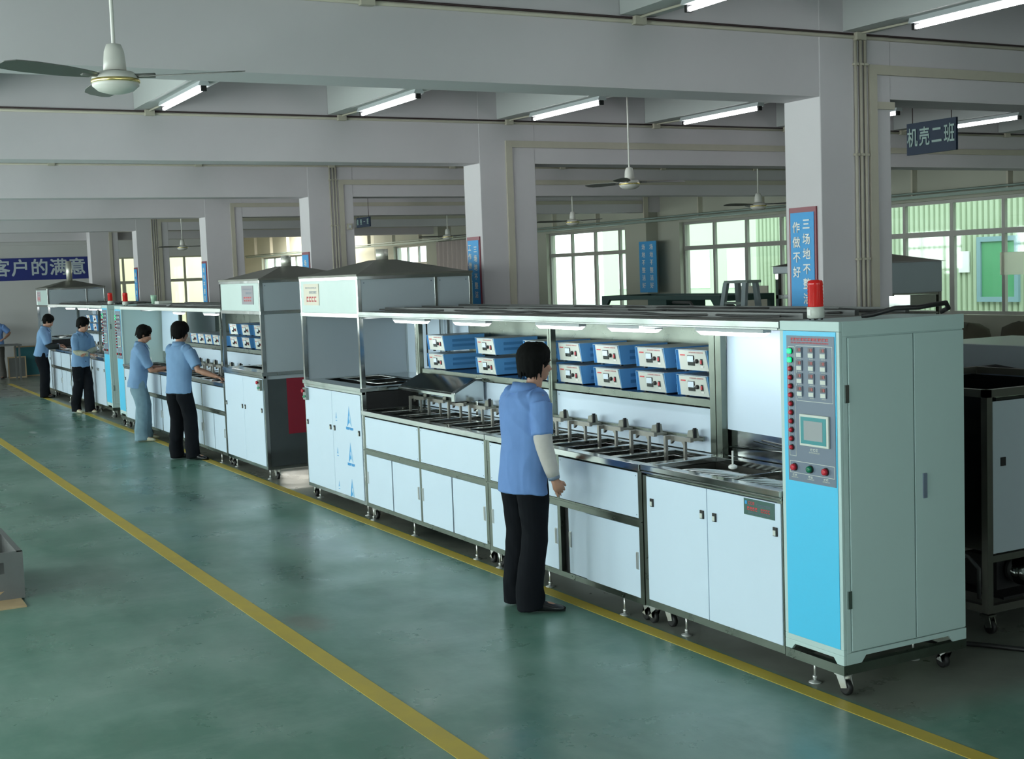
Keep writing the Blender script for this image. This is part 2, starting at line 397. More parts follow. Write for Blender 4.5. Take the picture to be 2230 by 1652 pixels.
# trunking, conduits
def colpipes(i, full=True):
    x = X0-SP*i+(.35 if i == 5 else 0); near = 'near' if i == 0 else 'far'
    which = ['the nearest column', 'the second column', 'the third column', 'the fourth column', 'the fifth column', 'the sixth column'][i]
    b = MB().box(x, x+.022, 1.965 if i != 1 else 1.83, 2.03 if i != 1 else 1.90, .3, 3.445)
    y0 = 1.965 if i != 1 else 1.83
    b.box(x, x+.022, y0, 2.17, 3.445, 3.51)
    b.box(x-.003, x+.020, 2.1701, 10.16, 3.445, 3.51)
    if i == 0: b.box(x, x+.022, 2.0301, 2.19, 3.215, 3.265)
    b.build('cable_trunking', M_TRUNK, None, 'beige cable trunking turning from the beam down %s' % which, 'cable trunking')
    if i in (0, 2, 4):
        t = thing('conduit_bundle', 'three slim cream conduits running side by side down %s' % which, 'conduit', (x, 1.88, .3))
        for yy in (1.845, 1.89, 1.93):
            MB().tube([(x+.012, yy, .3), (x+.012, yy, 3.69)], .011, 8).build('conduit', M_TRUNK, t)
            c = MB()
            for zz in (2.9, 3.5, 2.2): c.box(x, x+.028, yy-.018, yy+.018, zz, zz+.015)
            c.build('clip', M_TRUNK, t)
for i in range(NB): colpipes(i)
ords = ['nearest', 'second', 'third', 'fourth', 'fifth', 'sixth']
for i in range(NB):
    x = X0-SP*i
    t = thing('conduit_run', 'thin conduit and dark cable along the face of the %s main beam' % ords[i], 'conduit', (x, 1, 3.68))
    MB().tube([(x+.008, -7.5, 3.685), (x+.008, 10.3, 3.685)], .013, 6).build('conduit', M_TRUNK, t)
    MB().tube([(x+.006, -7.5, 3.706), (x+.006, 10.3, 3.706)], .007, 5).build('cable', M_CABLE, t)
    for y in CROSS: MB().box(x, x+.045, y+.085, y+.165, 3.665, 3.715).build('junction_box', M_TRUNK, t)

# fluorescent lamps under the cross beams
lp = thing('ceiling_light', 'x', 'ceiling light', (0, 0, 0))
MB().prism([(-.03,0),(.03,0),(.045,-.035),(-.045,-.035)], 'x', -.62, .62).build('housing', M_FIX, lp)
for s in (-1, 1):
    MB().box(s*.60-.012, s*.60+.012, -.02, .02, -.075, -.035).build('lamp_holder', M_BLACK, lp)
MB().tube([(-.595,0,-.058),(.595,0,-.058)], .014, 10).build('tube', M_TUBE, lp)
MB().tube([(.62,0,-.02),(1.0,0,-.012),(1.6,0,-.012)], .008, 6).build('wire', M_TRUNK, lp)
first = True
bays = ['in front of the nearest main beam', 'between the nearest and second beams', 'between the second and third beams', 'between the third and fourth beams']
spots = []
for b, (xc, ys) in enumerate([(-.70, [4, 5]), (-5.6, [2+1,4,5,6,7,8]), (-10.4, [3,4,5,6,7]), (-15.3, [4,5,6,7])]):
    for k in ys: spots.append((b, xc, CROSS[k]+.125 if k < 10 else 0))
posn = {3: 'the cross beam left of the column row', 4: '', 5: ''}
for b, xc, y in spots:
    o = lp if first else copy_tree(lp); first = False
    if b == 0: o.rotation_euler.z = pi
    o.location = (xc, y, HS)
    k = round((y-.125-CROSS[0])/1.775)
    nm = {3: 'leftmost', 4: 'second from the left', 5: 'third from the left', 6: 'fourth from the left', 7: 'fifth from the left', 8: 'rightmost, behind the hanging sign'}[k]
    if b == 0: nm = {4: 'left of the pair', 5: 'at the top right corner'}[k]
    o['label'] = 'fluorescent lamp %s, %s' % (bays[b], nm)
    o['group'] = 'fluorescent ceiling lights'

# signs
def hang_sign(x0, x1, y, z0, z1, body, label):
    s = thing('hanging_sign', label, 'sign', ((x0+x1)/2, y, z0), 'hanging workshop signs')
    MB().box(x0, x1, y-.012, y+.012, z0, z1).build('board', M_SIGN, s)
    n = len(body)
    for k, ch in enumerate(body):
        text('lettering', ch, (z1-z0)*.62, (x0+(x1-x0)*(k+.5)/n, y-.015, (z0+z1)/2), FRONT, M_SIGNTXT, s, heavy=.0025, sx=.72)
    for xx in (x0+.06, x1-.06): MB().tube([(xx, y, z1), (xx, y, HC)], .004, 5).build('hanger_rod', M_CABLE, s)
hang_sign(-3.86, -3.29, 4.4, 3.12, 3.40, '机壳二班', 'dark hanging sign with four pale Chinese characters right of the nearest column')
hang_sign(-17.0, -16.4, 4.4, 3.09, 3.26, '机壳一班', 'small distant hanging sign right of the third column')
ex = thing('exit_sign', 'small green exit sign on the far back wall near the pink curtain', 'sign', (-27.0, YW, 2.66))
MB().box(-27.15,-26.85, YW-.04, YW-.001, 2.68, 2.84).build('housing', M_DGREEN, ex)
MB().box(-27.13,-26.87, YW-.043, YW-.04, 2.71, 2.81).build('face', mat('exit_green', (.03,.35,.12), .4), ex)

# notices on the columns
def poster(i, z0, z1, cols_, label):
    x = X0-SP*i
    p = thing('column_poster', label, 'poster', (x-.17, 1.54, z0), 'blue notices on the columns')
    xa, xb = x-.315, x-.045
    MB().box(xa, xb, 1.527, 1.5395, z0, z1).build('frame', M_PFRAME, p)
    MB().box(xa+.018, xb-.018, 1.523, 1.527, z0+.018, z1-.035).build('sheet', M_POSTER, p)
    for cx, zt, chars, sz in cols_:
        for k, ch in enumerate(chars):
            text('lettering', ch, sz, (x+cx, 1.5215, zt-k*sz*1.29), FRONT, M_WHITE, p, heavy=.0013, depth=.001)
poster(0, 1.55, 2.57, [(-.235, 2.43, '作做不好', .078), (-.135, 2.45, '三场地不整洁', .078)], 'blue notice with two columns of white Chinese characters on the nearest column')
poster(1, 1.55, 2.57, [(-.25, 2.46, '工作做不好', .07), (-.13, 2.44, '三场地不整洁', .07)], 'narrow blue notice on the second column behind the hood of the near machine')
for i, t in ((2, 'third column above the hood of the middle machine'), (3, 'fourth column'), (4, 'fifth column, farthest one visible')):
    poster(i, 1.55, 2.57, [(-.18, 2.42, '场地不整洁好', .09)], 'narrow blue notice on the %s' % t)
pp = thing('wall_poster', 'blue notice on the pier between the two bright windows', 'poster', (-16.4, YW-.28, 2.0))
MB().box(-16.85, -16.28, YW-.30, YW-.281, 1.72, 2.72).build('sheet', M_POSTER, pp)
for q in range(2):
    for k in range(6): text('lettering', '场地不整洁好'[k], .12, (-16.7+.27*q, YW-.302, 2.6-.15*k), FRONT, M_WHITE, pp, bold=.001, depth=.001)
ps = thing('switch_box', 'small grey switch box on the third column', 'switch box', (X0-2*SP, 2.1, 2.85))
MB().box(X0-2*SP, X0-2*SP+.03, 2.06, 2.13, 2.85, 2.93).build('case', M_TRUNK, ps)
MB().box(X0-2*SP+.03, X0-2*SP+.036, 2.08, 2.11, 2.87, 2.91).build('switch', M_FIX, ps)

# cable tray along the window wall
t = thing('cable_tray', 'grey green cable tray running above the windows of the back wall', 'cable tray', (-15, 10.25, 3.08))
MB().box(-42, 0, 10.17, 10.29, 3.08, 3.12).build('tray', M_DUCT, t)
MB().tube([(-42, 10.15, 3.15), (0, 10.15, 3.15)], .018, 6).build('pipe', M_DUCT, t)
for k in range(24): MB().box(-41+1.75*k, -40.97+1.75*k, 10.18, 10.28, 3.12, HC-.01).build('bracket', M_TRUNK, t)

# ceiling fans
def fan(label, x, y, z, ang, lens=.62, src=None):
    if src is None:
        f = thing('ceiling_fan', label, 'ceiling fan', (0,0,0), 'ceiling fans')
        MB().tube([(0,0,.05),(0,0,.71)], .010, 8).build('rod', M_FANW, f)
        MB().lathe((0,0,0), [(.012,.24),(.035,.235),(.048,.20),(.052,.16),(.055,.11),(.050,.108)], 24).build('canopy_cup', M_FANW, f)
        MB().lathe((0,0,0), [(.05,.105),(.09,.10),(.112,.075),(.114,.055)], 28).build('motor_top', M_FANW, f)
        MB().lathe((0,0,0), [(.1145,.066),(.117,.062),(.117,.052),(.1145,.048)], 28).build('trim_ring', M_FANG, f)
        MB().lathe((0,0,0), [(.113,.054),(.112,.035),(.085,.012),(.045,.0),(.01,-.003)], 28).build('motor_bottom', M_FANW, f)
        for k in range(3):
            a = 2*pi*k/3; mb = MB(); vs = []
            prof = [(.13,.035),(.2,.05),(.32,.066),(.5,.072),(.60,.062),(.64,.03)]
            for r, h in prof:
                for s in (-1, 1):
                    zz = .075 + s*h*.18
                    for dz in (0, .004): vs.append((r*cos(a)-s*h*sin(a), r*sin(a)+s*h*cos(a), zz+dz))
            fs = []
            for q in range(len(prof)-1):
                o = q*4; fs += [(o,o+2,o+6,o+4),(o+1,o+5,o+7,o+3),(o,o+4,o+5,o+1),(o+2,o+3,o+7,o+6)]
            fs += [(0,1,3,2),(len(vs)-4,len(vs)-2,len(vs)-1,len(vs)-3)]
            mb.add(vs, fs).tube([(.09*cos(a),.09*sin(a),.08),(.2*cos(a),.2*sin(a),.078)], .012, 6)
            mb.build('blade', M_FANB, f)
    else:
        f = copy_tree(src); f['label'] = label
    f.location = (x, y, z); f.rotation_euler.z = ang; f.scale = (.86,)*3
    for ch in f.children:
        if ch.name.startswith('rod'): ch.scale.z = (HC-z)/.71/.86
    return f
f0 = fan('ceiling fan on a long rod nearest the camera, top left', -.8, -3.255, 3.01, radians(57))
f1 = fan('white ceiling fan hanging at the middle of the photo right of the second column', -5.55, 2.52, 2.945, radians(75), src=f0)
f2 = fan('small fan hanging right of the middle, in front of the second bright window', -7.94, 6.02, 2.86, .6, src=f0)
f3 = fan('small fan seen between the second and third columns before the curtain', -17.4, 6.37, 2.86, .3, src=f0)
f4 = fan('small fan hanging between the fourth and fifth columns', -20.48, 2.19, 2.86, .9, src=f0)
f5 = fan('faint distant fan before the first bright window', -11.77, 5.68, 2.86, .3, src=f0)
# ---------------------------------------------------------------- cleaning machines
def caster(mb_w, mb_f, x, y, d=1):
    mb_f.box(x-.035, x+.035, y-.03, y+.03, .10, .112)
    mb_f.prism([(-.03+x,.10),(.03+x,.10),(.045*d+x,.045),(.005*d+x,.035)], 'y', y-.024, y-.019)
    mb_f.prism([(-.03+x,.10),(.03+x,.10),(.045*d+x,.045),(.005*d+x,.035)], 'y', y+.019, y+.024)
    mb_w.lathe((x+.02*d, y-.015, .04), [(.030,0),(.039,.004),(.039,.026),(.030,.03)], 20, 'y')
def feet(root, xs, ys, casters=(), m=None):
    for x in xs:
        for y in ys:
            b = MB().tube([(x,y,.018),(x,y,.13)], .007, 8).lathe((x,y,0), [(.034,0),(.034,.004),(.012,.012),(.009,.02)], 16).lathe((x,y,.02),[(.013,0),(.013,.018)],6)
            b.build('levelling_foot', M_CHROME, root)
    for (x, y, d) in casters:
        w_, f_ = MB(), MB(); caster(w_, f_, x, y, d)
        c = f_.build('caster', M_CHROME, root); w_.build('wheel', M_BLACK, c)
def latch(x, z, root, y=-.004):
    b = MB().box(x-.016, x+.016, y-.008, y, z-.024, z+.024)
    o = b.build('latch', M_BLACK, root); MB().box(x-.010, x+.010, y-.013, y-.008, z-.019, z+.008).build('latch_button', M_OFFW, o)
def pull(x, z, root, y=-.004, h=.055):
    MB().box(x-.012, x+.012, y-.004, y, z-h, z+h).box(x-.009, x-.004, y-.009, y-.004, z-h+.004, z+h-.004).box(x+.004, x+.009, y-.009, y-.004, z-h+.004, z+h-.004).build('handle', M_CHROME, root)
def logo(cx, z, s, root, y, words=True, flip=1, cut=None):
    """triangle mark with a hole and a white crescent, printed on the protective film"""
    def P(u, v): return (cx+u*s, z+v*s*flip)
    def poly(name, pts, m):
        pts = [p for p in pts]
        if cut is not None:
            out = []
            for i in range(len(pts)):
                a, b = pts[i], pts[(i+1) % len(pts)]
                if a[1] >= cut: out.append(a)
                if (a[1] >= cut) != (b[1] >= cut):
                    t = (cut-a[1])/(b[1]-a[1]); out.append((a[0]+(b[0]-a[0])*t, cut))
            pts = out
        if len(pts) >= 3: MB().prism(pts, 'y', y-.0008, y).build(name, m, root)
    hole = [(.0+.13*cos(t), .95+.22*sin(t)) for t in [pi/2+pi*k/8 for k in range(9)]]
    arcL = [(-.42+.42*k/6, .22+.28*sin(pi/2*k/6)) for k in range(7)]
    poly('logo_print', [P(*q) for q in [(0,2.0)]+[(x, v) for x, v in hole]+[(0,.5)]+list(reversed(arcL))+[(-.52,.22)]], M_LOGO)
    holeR = [(-x, v) for x, v in hole]; arcR = [(-x, v) for x, v in arcL]
    poly('logo_print', [P(*q) for q in [(0,2.0)]+holeR+[(0,.5)]+list(reversed(arcR))+[(.52,.22)]], M_LOGOL)
    if words and (cut is None or z-.2*s > cut): text('logo_words', 'HONG TUNG', s*.27, (cx, y-.0005, z-.02*s*flip), (pi/2, 0, 0) if flip == 1 else (-pi/2, 0, 0), M_LOGO, root, bold=.003*s/.1, depth=.0006)

def stroke_lines(x0, x1, z, h, n, m, root, y, seed=1):
    """rows of tiny illegible print"""
    r = random.Random(seed); mb = MB()
    for k in range(n):
        u = x0 + (x1-x0)*k/n; wd = (x1-x0)/n
        mb.box(u, u+wd*.75, y-.0006, y, z, z+h*.25); mb.box(u, u+wd*.2, y-.0006, y, z, z+h); mb.box(u+wd*.1, u+wd*.75, y-.0006, y, z+h*r.uniform(.45,.8), z+h)
    mb.build('small_print', m, root)

def beacon(x, y, z, label):
    b = thing('warning_beacon', label, 'beacon', (x, y, z), 'red beacons on the control cabinets')
    MB().lathe((x,y,z), [(.034,.008),(.044,.012),(.044,.065),(.040,.068)], 24).build('base', M_OFFW, b)
    mb = MB()
    for k in range(4): mb.lathe((x+.03*cos(k*pi/2+.7), y+.03*sin(k*pi/2+.7), z), [(.006,0),(.006,.01)], 8)
    mb.build('mount', M_BLACK, b)
    pr = [(.038,.068)]
    for k in range(7): pr += [(.0405,.072+.018*k),(.0385,.086+.018*k)]
    MB().lathe((x,y,z), pr+[(.036,.202),(.015,.207)], 28).build('lens', M_REDL, b)
    MB().box(x-.012,x+.012,y-.0452,y-.043,z+.025,z+.055).build('sticker', M_WHITE, b)

def control_cabinet(X, s, D, label, detail=True):
    """control cabinet whose outer end is at X; s=+1 the machine runs to -x, s=-1 to +x"""
    W = .445; xa, xb = X-s*W, X
    c = thing('control_cabinet', label, 'control cabinet', ((xa+xb)/2, D/2, 0), 'mint control cabinets')
    zb, zt = .165, 1.9
    lo, hi = min(xa, xb), max(xa, xb)
    # body with notched plinth
    body = MB().box(lo+.001, hi-.012, .02, D, zb+.06, zt-.004)
    body.build('carcass', M_MINT, c)
    fr = MB()
    fr.box(lo, hi, 0, .02, 1.85, zt); fr.box(lo, hi, 0, .02, zb+.05, .245)
    fr.box(lo, lo+.03, 0, .02, .245, 1.85); fr.box(hi-.03, hi, 0, .02, .245, 1.85)
    fr.prism([(lo,zb+.05),(lo,zb),(lo+.05,zb),(lo+.075,zb+.03),(hi-.075,zb+.03),(hi-.05,zb),(hi,zb),(hi,zb+.05)], 'y', 0, .02)
    fr.build('front_frame', M_MINT, c, bevel=.003)
    ox = X-.012*s if s > 0 else X+.012
    e0, e1 = (hi-.012, hi) if s > 0 else (lo, lo+.012)
    sd = MB()
    sd.box(e0, e1, .02, D, 1.825, zt); sd.prism([(.02,zb+.06),(.02,zb),(.12,zb),(.15,zb+.035),(D-.13,zb+.035),(D-.10,zb),(D,zb),(D,zb+.06)], 'x', e0, e1)
    sd.box(e0, e1, .02, .05, zb+.06, 1.825)
    sd.build('side_frame', M_MINT, c, bevel=.002)
    q0, q1 = (hi-.010, hi+.004) if s > 0 else (lo-.004, lo+.010)
    dm = D*.575
    for (a, b_, nm) in ((.055, dm-.004, 0), (dm+.004, D-.008, 1)):
        d = MB().box(q0, q1, a, b_, .232, 1.818).build('door', M_MINT, c, bevel=.003)
        if nm == 1:
            MB().box(hi+.004 if s > 0 else lo-.012, hi+.012 if s > 0 else lo-.004, dm+.055, dm+.08, .96, 1.09).build('handle', M_SLATE, d)
        else:
            for zz in (1.54, .50):
                MB().box(hi if s > 0 else lo-.010, hi+.010 if s > 0 else lo, .028, .052, zz-.045, zz+.045).build('hinge', M_STEEL, d)
    # plinth steel frame, feet, casters
    MB().box(lo, hi, 0, .04, .115, zb-.001).box(lo, hi, D-.04, D, .115, zb-.001).box(lo, lo+.04, .04, D-.04, .115, zb-.001).box(hi-.04, hi, .04, D-.04, .115, zb-.001).build('base_frame', M_STEELB, c)
    feet(c, [lo+.16], [.06, D-.1], [(hi-.06, .05, 1), (hi-.07, D-.08, -1)] if s > 0 else [(lo+.06, .05, -1)])
    # face plate
    MB().box(lo+.030, hi-.022, -.003, 0, .247, 1.848).build('cyan_plate', M_CYAN, c)
    pl = MB().box(lo+.06, hi-.03, -.006, -.003, 1.07, 1.825).build('control_panel', M_SLATE, c)
    # local panel coords: measured with the panel's left edge as seen from the aisle
    def U(u): return lo + (.445+u) - .0
    y = -.0065
    ln = MB()
    ln.frame(U(-.365), U(-.322), 1.135+.0, 1.765, y-.0006, y, .0025) if False else None
    ln.frame(U(-.372), U(-.322), 1.20, 1.768, y-.0006, y, .0022)
    ln.frame(U(-.312), U(-.042), 1.49, 1.775, y-.0006, y, .0025)
    ln.frame(U(-.372), U(-.038), 1.112, 1.175, y-.0006, y, .0025)
    ln.build('panel_lines', M_OFFW, pl)
    for k in range(12):
        z = 1.745-.0455*k
        cc = (U(-.353), y, z)
        MB().lathe(cc, [(.016,-.004),(.016,0)], 16, 'y').build('button_collar', M_BLACK, pl)
        if k < 2: MB().box(U(-.353)-.0135, U(-.353)+.0135, y-.016, y-.004, z-.013, z+.013).build('green_button', M_GREENL, pl, bevel=.004)
        else: MB().lathe(cc, [(.006,-.018),(.011,-.015),(.0125,-.004)], 16, 'y').build('red_button', M_RED, pl)
    for r in range(4):
        for q in range(3):
            u, z = U(-.285+.0885*q), 1.741-.0665*r
            d = MB().box(u-.0215, u+.0215, y-.006, y, z-.028, z+.026).build('timer_module', M_SLATE, pl)
            MB().box(u-.018, u+.018, y-.0075, y-.006, z-.025, z-.004).build('dial_plate', M_OFFW, d)
            MB().box(u-.018, u+.018, y-.0075, y-.006, z+.001, z+.023).box(u-.013, u-.001, y-.009, y-.0075, z+.004, z+.018).build('dial', mat('dark_window', (.12,.08,.09), .3), d)
            MB().box(u+.001, u+.014, y-.009, y-.0075, z+.006, z+.02).build('digits', mat('dim_red', (.38,.07,.08), .4), d)
            if detail: stroke_lines(u-.015, u+.015, z-.036, .005, 4, M_OFFW, d, y, 3)
    sc = MB().box(U(-.283), U(-.068), y-.012, y, 1.262, 1.425).build('touch_screen', M_OFFW, pl, bevel=.003)
    MB().box(U(-.272), U(-.083), y-.0135, y-.012, 1.274, 1.412).build('bezel', M_TEAL, sc)
    MB().box(U(-.247), U(-.108), y-.0145, y-.0135, 1.293, 1.393).build('display', M_SCREEN, sc)
    if detail:
        stroke_lines(U(-.215), U(-.155), 1.237, .013, 3, M_OFFW, pl, y, 5)
        stroke_lines(U(-.225), U(-.145), 1.226, .006, 9, M_OFFW, pl, y, 6)
        stroke_lines(U(-.35), U(-.065), 1.800, .014, 11, M_REDTXT, pl, y, 7)
        stroke_lines(U(-.35), U(-.065), 1.785, .008, 24, M_REDTXT, pl, y, 8)
    for u, m_, nm in ((-.335, M_RED, 'red_push_button'), (-.215, M_GREENP, 'green_push_button'), (-.10, M_RED, 'red_push_button')):
        o = MB().lathe((U(u), y, 1.143), [(.021,-.004),(.021,0)], 18, 'y').build('button_collar', M_BLACK, pl)
        MB().lathe((U(u), y, 1.143), [(.008,-.022),(.016,-.02),(.018,-.004)], 18, 'y').build(nm, m_, o)
        if detail:
            stroke_lines(U(u)-.018, U(u)+.018, 1.096, .010, 2, M_OFFW, pl, y, 9); stroke_lines(U(u)-.026, U(u)+.026, 1.087, .005, 7, M_OFFW, pl, y, 10)
    return c

GENP = {}
def generator(x, y, z, label, group, n=0):
    """blue ultrasonic generator box, front panel towards -y, left bottom front corner at x,y,z"""
    if 'g' not in GENP:
        g = thing('ultrasonic_generator', '', 'generator box', (0,0,0))
        W, D, H = .345, .40, .150
        sh = MB().prism([(-.012,.012),(-.024,H),(D,H),(D,.012)], 'x', 0, .004).prism([(-.004,.012),(-.024,H),(D,H),(D,.012)], 'x', W-.004, W)
        sh.prism([(.004,.012),(-.008,H-.004),(D,H-.004),(D,.012)], 'x', .004, W-.004)
        sh.build('case', M_BLUE, g)
        MB().box(-.0, W, -.022, D, H-.003, H).build('lid', M_OFFW if False else mat('case_lid', (.40,.45,.47), .35, .3), g)
        v = MB()
        for r in range(2):
            MB().box(W, W+.0015, .07, .30, .045+.045*r, .068+.045*r).build('vent', M_BLUED, g)
        pass
        fp = MB().hexa([(.030,-.006,.014),(W-.006,-.006,.014),(W-.006,.004,.014),(.030,.004,.014),(.026,-.020,H-.006),(W-.028,-.020,H-.006),(W-.028,.0,H-.006),(.026,.0,H-.006)]).build('front_panel', M_OFFW, g)
        def yy(zz): return -.006-.014*(zz-.014)/(H-.02)-.001
        a = MB().hexa([(.125,yy(.05)-.004,.045),(.195,yy(.05)-.004,.045),(.195,yy(.05)+.002,.045),(.125,yy(.05)+.002,.045),(.125,yy(.115)-.004,.112),(.195,yy(.115)-.004,.112),(.195,yy(.115)+.002,.112),(.125,yy(.115)+.002,.112)]).build('ammeter', M_BLACKG, fp)
        MB().box(.128,.190,yy(.09)-.007,yy(.09)-.002,.070,.108).build('meter_face', mat('meter_white', (.66,.76,.86), .3), a)
        MB().lathe((.225, yy(.07)-.001, .075), [(.010,-.016),(.014,-.012),(.015,0)], 14, 'y').build('knob', M_BLACK, fp)
        MB().lathe((.207, yy(.07)-.004, .078), [(.008,-.004),(.008,0)], 10, 'y').build('knob_mark', M_WHITE, fp)
        o = MB().box(.262,.284,yy(.07)-.005,yy(.07)+.001,.052,.092).build('switch_body', M_BLACK, fp)
        MB().box(.265,.281,yy(.07)-.009,yy(.07)-.004,.060,.084).build('rocker', M_RED, o)
        MB().box(.260,.290,yy(.045)-.002,yy(.045)+.001,.036,.046).build('switch_label', M_WHITE, fp)
        t = text('lettering', 'ULTRASONIC GENERATOR', .0125, (.22, yy(.134)-.0012, .131), FRONT, mat('faded_red_print', (.60,.22,.24), .5), fp, depth=.0004)
        MB().box(.045,.098,yy(.115)-.0012,yy(.115),.108,.1165).build('badge', M_REDTXT, fp)
        ft = MB()
        for u in (.04, W-.06):
            for v_ in (.02, D-.05): ft.box(u, u+.02, v_, v_+.02, 0, .012)
        ft.build('foot', M_BLACK, g)
        GENP['g'] = g; o = g
    else: o = copy_tree(GENP['g'])
    o.location = (x, y, z); o['label'] = label; o['group'] = group
    return o

def strip_light(x0, x1, y, z, root):
    f = MB().box(x0, x1, y-.03, y+.03, z, z+.059).build('light_fitting', M_FIX, root)
    MB().prism([(x0+.0,z),(x1-.0,z),(x1-.045,z-.022),(x0+.045,z-.022)], 'y', y-.022, y+.022).build('tube', M_TUBE2, f)
M_TUBE2 = mat('cabinet_tube', (.9,.9,.9), .4, emit=(.97,.99,1), es=4.)

def panel(x0, x1, z0, z1, root, name='panel', y=-.004, m=None, screws=True):
    p = MB().box(x0, x1, y, y+.014, z0, z1).build(name, m or M_PANEL, root, bevel=.0015)
    if screws:
        mb = MB(); a, b = min(x0,x1), max(x0,x1)
        for xx in (a+.02, b-.02):
            for zz in (z0+.02, z1-.02): mb.lathe((xx, y, zz), [(.004,-.0015),(.004,0)], 8, 'y')
        mb.build('screw', M_SLATE, p)
    return p

def machine(X, s, br, which, spec):
    """br: u positions: cabinet|dryer|tank boundary list|hood end. u grows away from the control cabinet."""
    x = lambda u: X - s*u
    D = 1.17; uC, uT, tanks, uH = br['cab'], br['dry'], br['tanks'], br['hood']
    where = which
    # ---------------- dryer unit beside the cabinet
    z0 = .165
    lo, hi = min(x(uC), x(uT)), max(x(uC), x(uT)); lo += .004; hi -= .004
    t = thing('drying_unit', 'white double door unit with open slatted basin beside the cabinet of %s' % where, 'machine cabinet', ((lo+hi)/2, .4, 0))
    fr = MB(); p = .045
    for xx in (lo, hi-p):
        for yy in (0, .78): fr.box(xx, xx+p, yy, yy+.04, .12, .955)
    fr.box(lo, hi, 0, .04, .12, z0-.003).box(lo, hi, .78, .82, .12, z0).box(lo, hi, 0, .035, .935, .965).box(lo, hi, .78, .82, .935, .965).box(lo, lo+.03, .04, .78, .12, z0).box(hi-.03, hi, .04, .78, .12, z0)
    fr.build('frame', M_STEELB, t)
    mid = (lo+hi)/2
    for (a, b_) in ((lo+p, mid-.003), (mid+.003, hi-p+.035)):
        d = MB().box(a, b_, -.006, .012, z0, .93).build('door', M_PANEL, t, bevel=.002)
        latch(a+.07 if a > lo+.1 else a+.06, .775, d, -.006); latch(b_-.04, .775, d, -.006)
    if spec['plate']:
        pl = MB().box(hi-.31, hi-.055, -.010, -.006, .835, .925).build('name_plate', mat('plate_green', (.06,.13,.115), .35, .3), t)
        text('lettering', '鸿泰', .028, (hi-.245, -.011, .905), FRONT, M_REDTXT, pl, bold=.0012, depth=.0005) if False else stroke_lines(hi-.27, hi-.215, .895, .016, 3, M_REDTXT, pl, -.0105, 2)
        stroke_lines(hi-.28, hi-.19, .862, .020, 4, M_REDTXT, pl, -.0105, 4); stroke_lines(hi-.165, hi-.085, .862, .020, 4, M_REDTXT, pl, -.0105, 5)
        stroke_lines(hi-.20, hi-.08, .893, .010, 12, M_SLATE, pl, -.0105, 6); stroke_lines(hi-.27, hi-.09, .847, .006, 16, M_SLATE, pl, -.0105, 7)
        MB().box(hi-.30, hi-.282, -.0108, -.010, .893, .912).build('blue_mark', M_LOGO, pl)
    rim = MB().frame(lo, hi, 0, 0, 0, 0, 0) if False else MB()
    rim.box(lo-.0, hi, -.018, .05, .965, 1.0).box(lo, hi, .52, .60, .965, 1.0).box(lo, lo+.06, .05, .52, .965, 1.0).box(hi-.04, hi, .05, .52, .965, 1.0).box(lo, hi, -.012, .0, .945, .962)
    rim.build('worktop_rim', M_STEEL, t, bevel=.004)
    bs = MB().box(lo+.05, hi-.04, .045, .055, .78, .965).box(lo+.05, hi-.04, .515, .525, .78, .965).box(lo+.05, lo+.06, .05, .52, .78, .965).box(hi-.05, hi-.04, .05, .52, .78, .965).box(lo+.05, hi-.04, .045, .525, .775, .785)
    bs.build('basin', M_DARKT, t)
    for k in range(16):
        u = lo+.12+(hi-lo-.28)*k/15.
        pts = [(u-.06+.02*j, .06+.46*j/8, .935+.018*sin(pi*j/8*1.2)) for j in range(9)]
        MB().tube(pts, .0065, 6).build('slat', M_CHROME, t)
    MB().box(mid-.012, mid+.012, .05, .52, .955, .975).box(lo+.06, hi-.04, .095, .11, .965, .985).build('cross_bar', M_STEEL, t)
    MB().lathe((mid-.17, .32, .99), [(.012,0),(.026,.006),(.026,.02),(.012,.028)], 14).tube([(mid-.17,.32,1.0),(mid-.17,.32,1.10)], .006, 6).build('nozzle', M_WHITE, t)
    bk = MB().box(lo, hi, .62, .635, 1.0, 1.18).build('splash_back', M_STEEL, t)
    MB().tube([(lo+.1,.6,1.06),(hi-.08,.6,1.10)], .006, 6).tube([(mid,.6,1.0),(mid,.6,1.19)], .010, 8).tube([(lo+.35,.59,1.12),(hi-.02,.58,1.06)], .005, 6).build('spray_pipe', M_STEEL, bk)
    MB().hexa([(lo+.08,.60,1.17),(hi,.60,1.15),(hi,.61,1.15),(lo+.08,.61,1.17),(lo+.06,.62,1.80),(hi,.62,1.80),(hi,.63,1.80),(lo+.06,.63,1.80)]).build('film_sheet', M_PANEL, t)
    feet(t, [lo+.35 if s > 0 else hi-.35], [.05, .7], [(lo+.03, .05, -1), (lo+.13, .09, 1), (hi-.06, .7, 1)])
    # ---------------- tank units
    nb = len(tanks)-1
    half = nb//2
    allx0, allx1 = min(x(tanks[0]), x(tanks[-1])), max(x(tanks[0]), x(tanks[-1]))
    for ui, (i0, i1) in enumerate(((0, half), (half, nb))):
        ua, ub = tanks[i0], tanks[i1]
        lo, hi = min(x(ua), x(ub))+.003, max(x(ua), x(ub))-.003
        side = 'toward the control cabinet' if ui == 0 else 'toward the hooded end'
        t = thing('tank_unit', 'white panelled tank unit %s on %s' % (side, where), 'machine cabinet', ((lo+hi)/2, .4, 0), 'tank units of the cleaning machines')
        fr = MB()
        fr.box(lo, hi, -.004, .04, .115, .150).box(lo, hi, .62, .66, .115, .15)
        fr.box(lo, hi, -.004, .03, .600, .652).box(lo, hi, -.016, -.004, .632, .642)
        for xx, ww in ((lo, .045), (hi-.045, .045)):
            fr.box(xx, xx+ww, -.004, .04, .15, .955); fr.box(xx, xx+ww, .62, .66, .0+.15, .955)
            fr.box(xx, xx+ww, .04, .62, .115, .15)
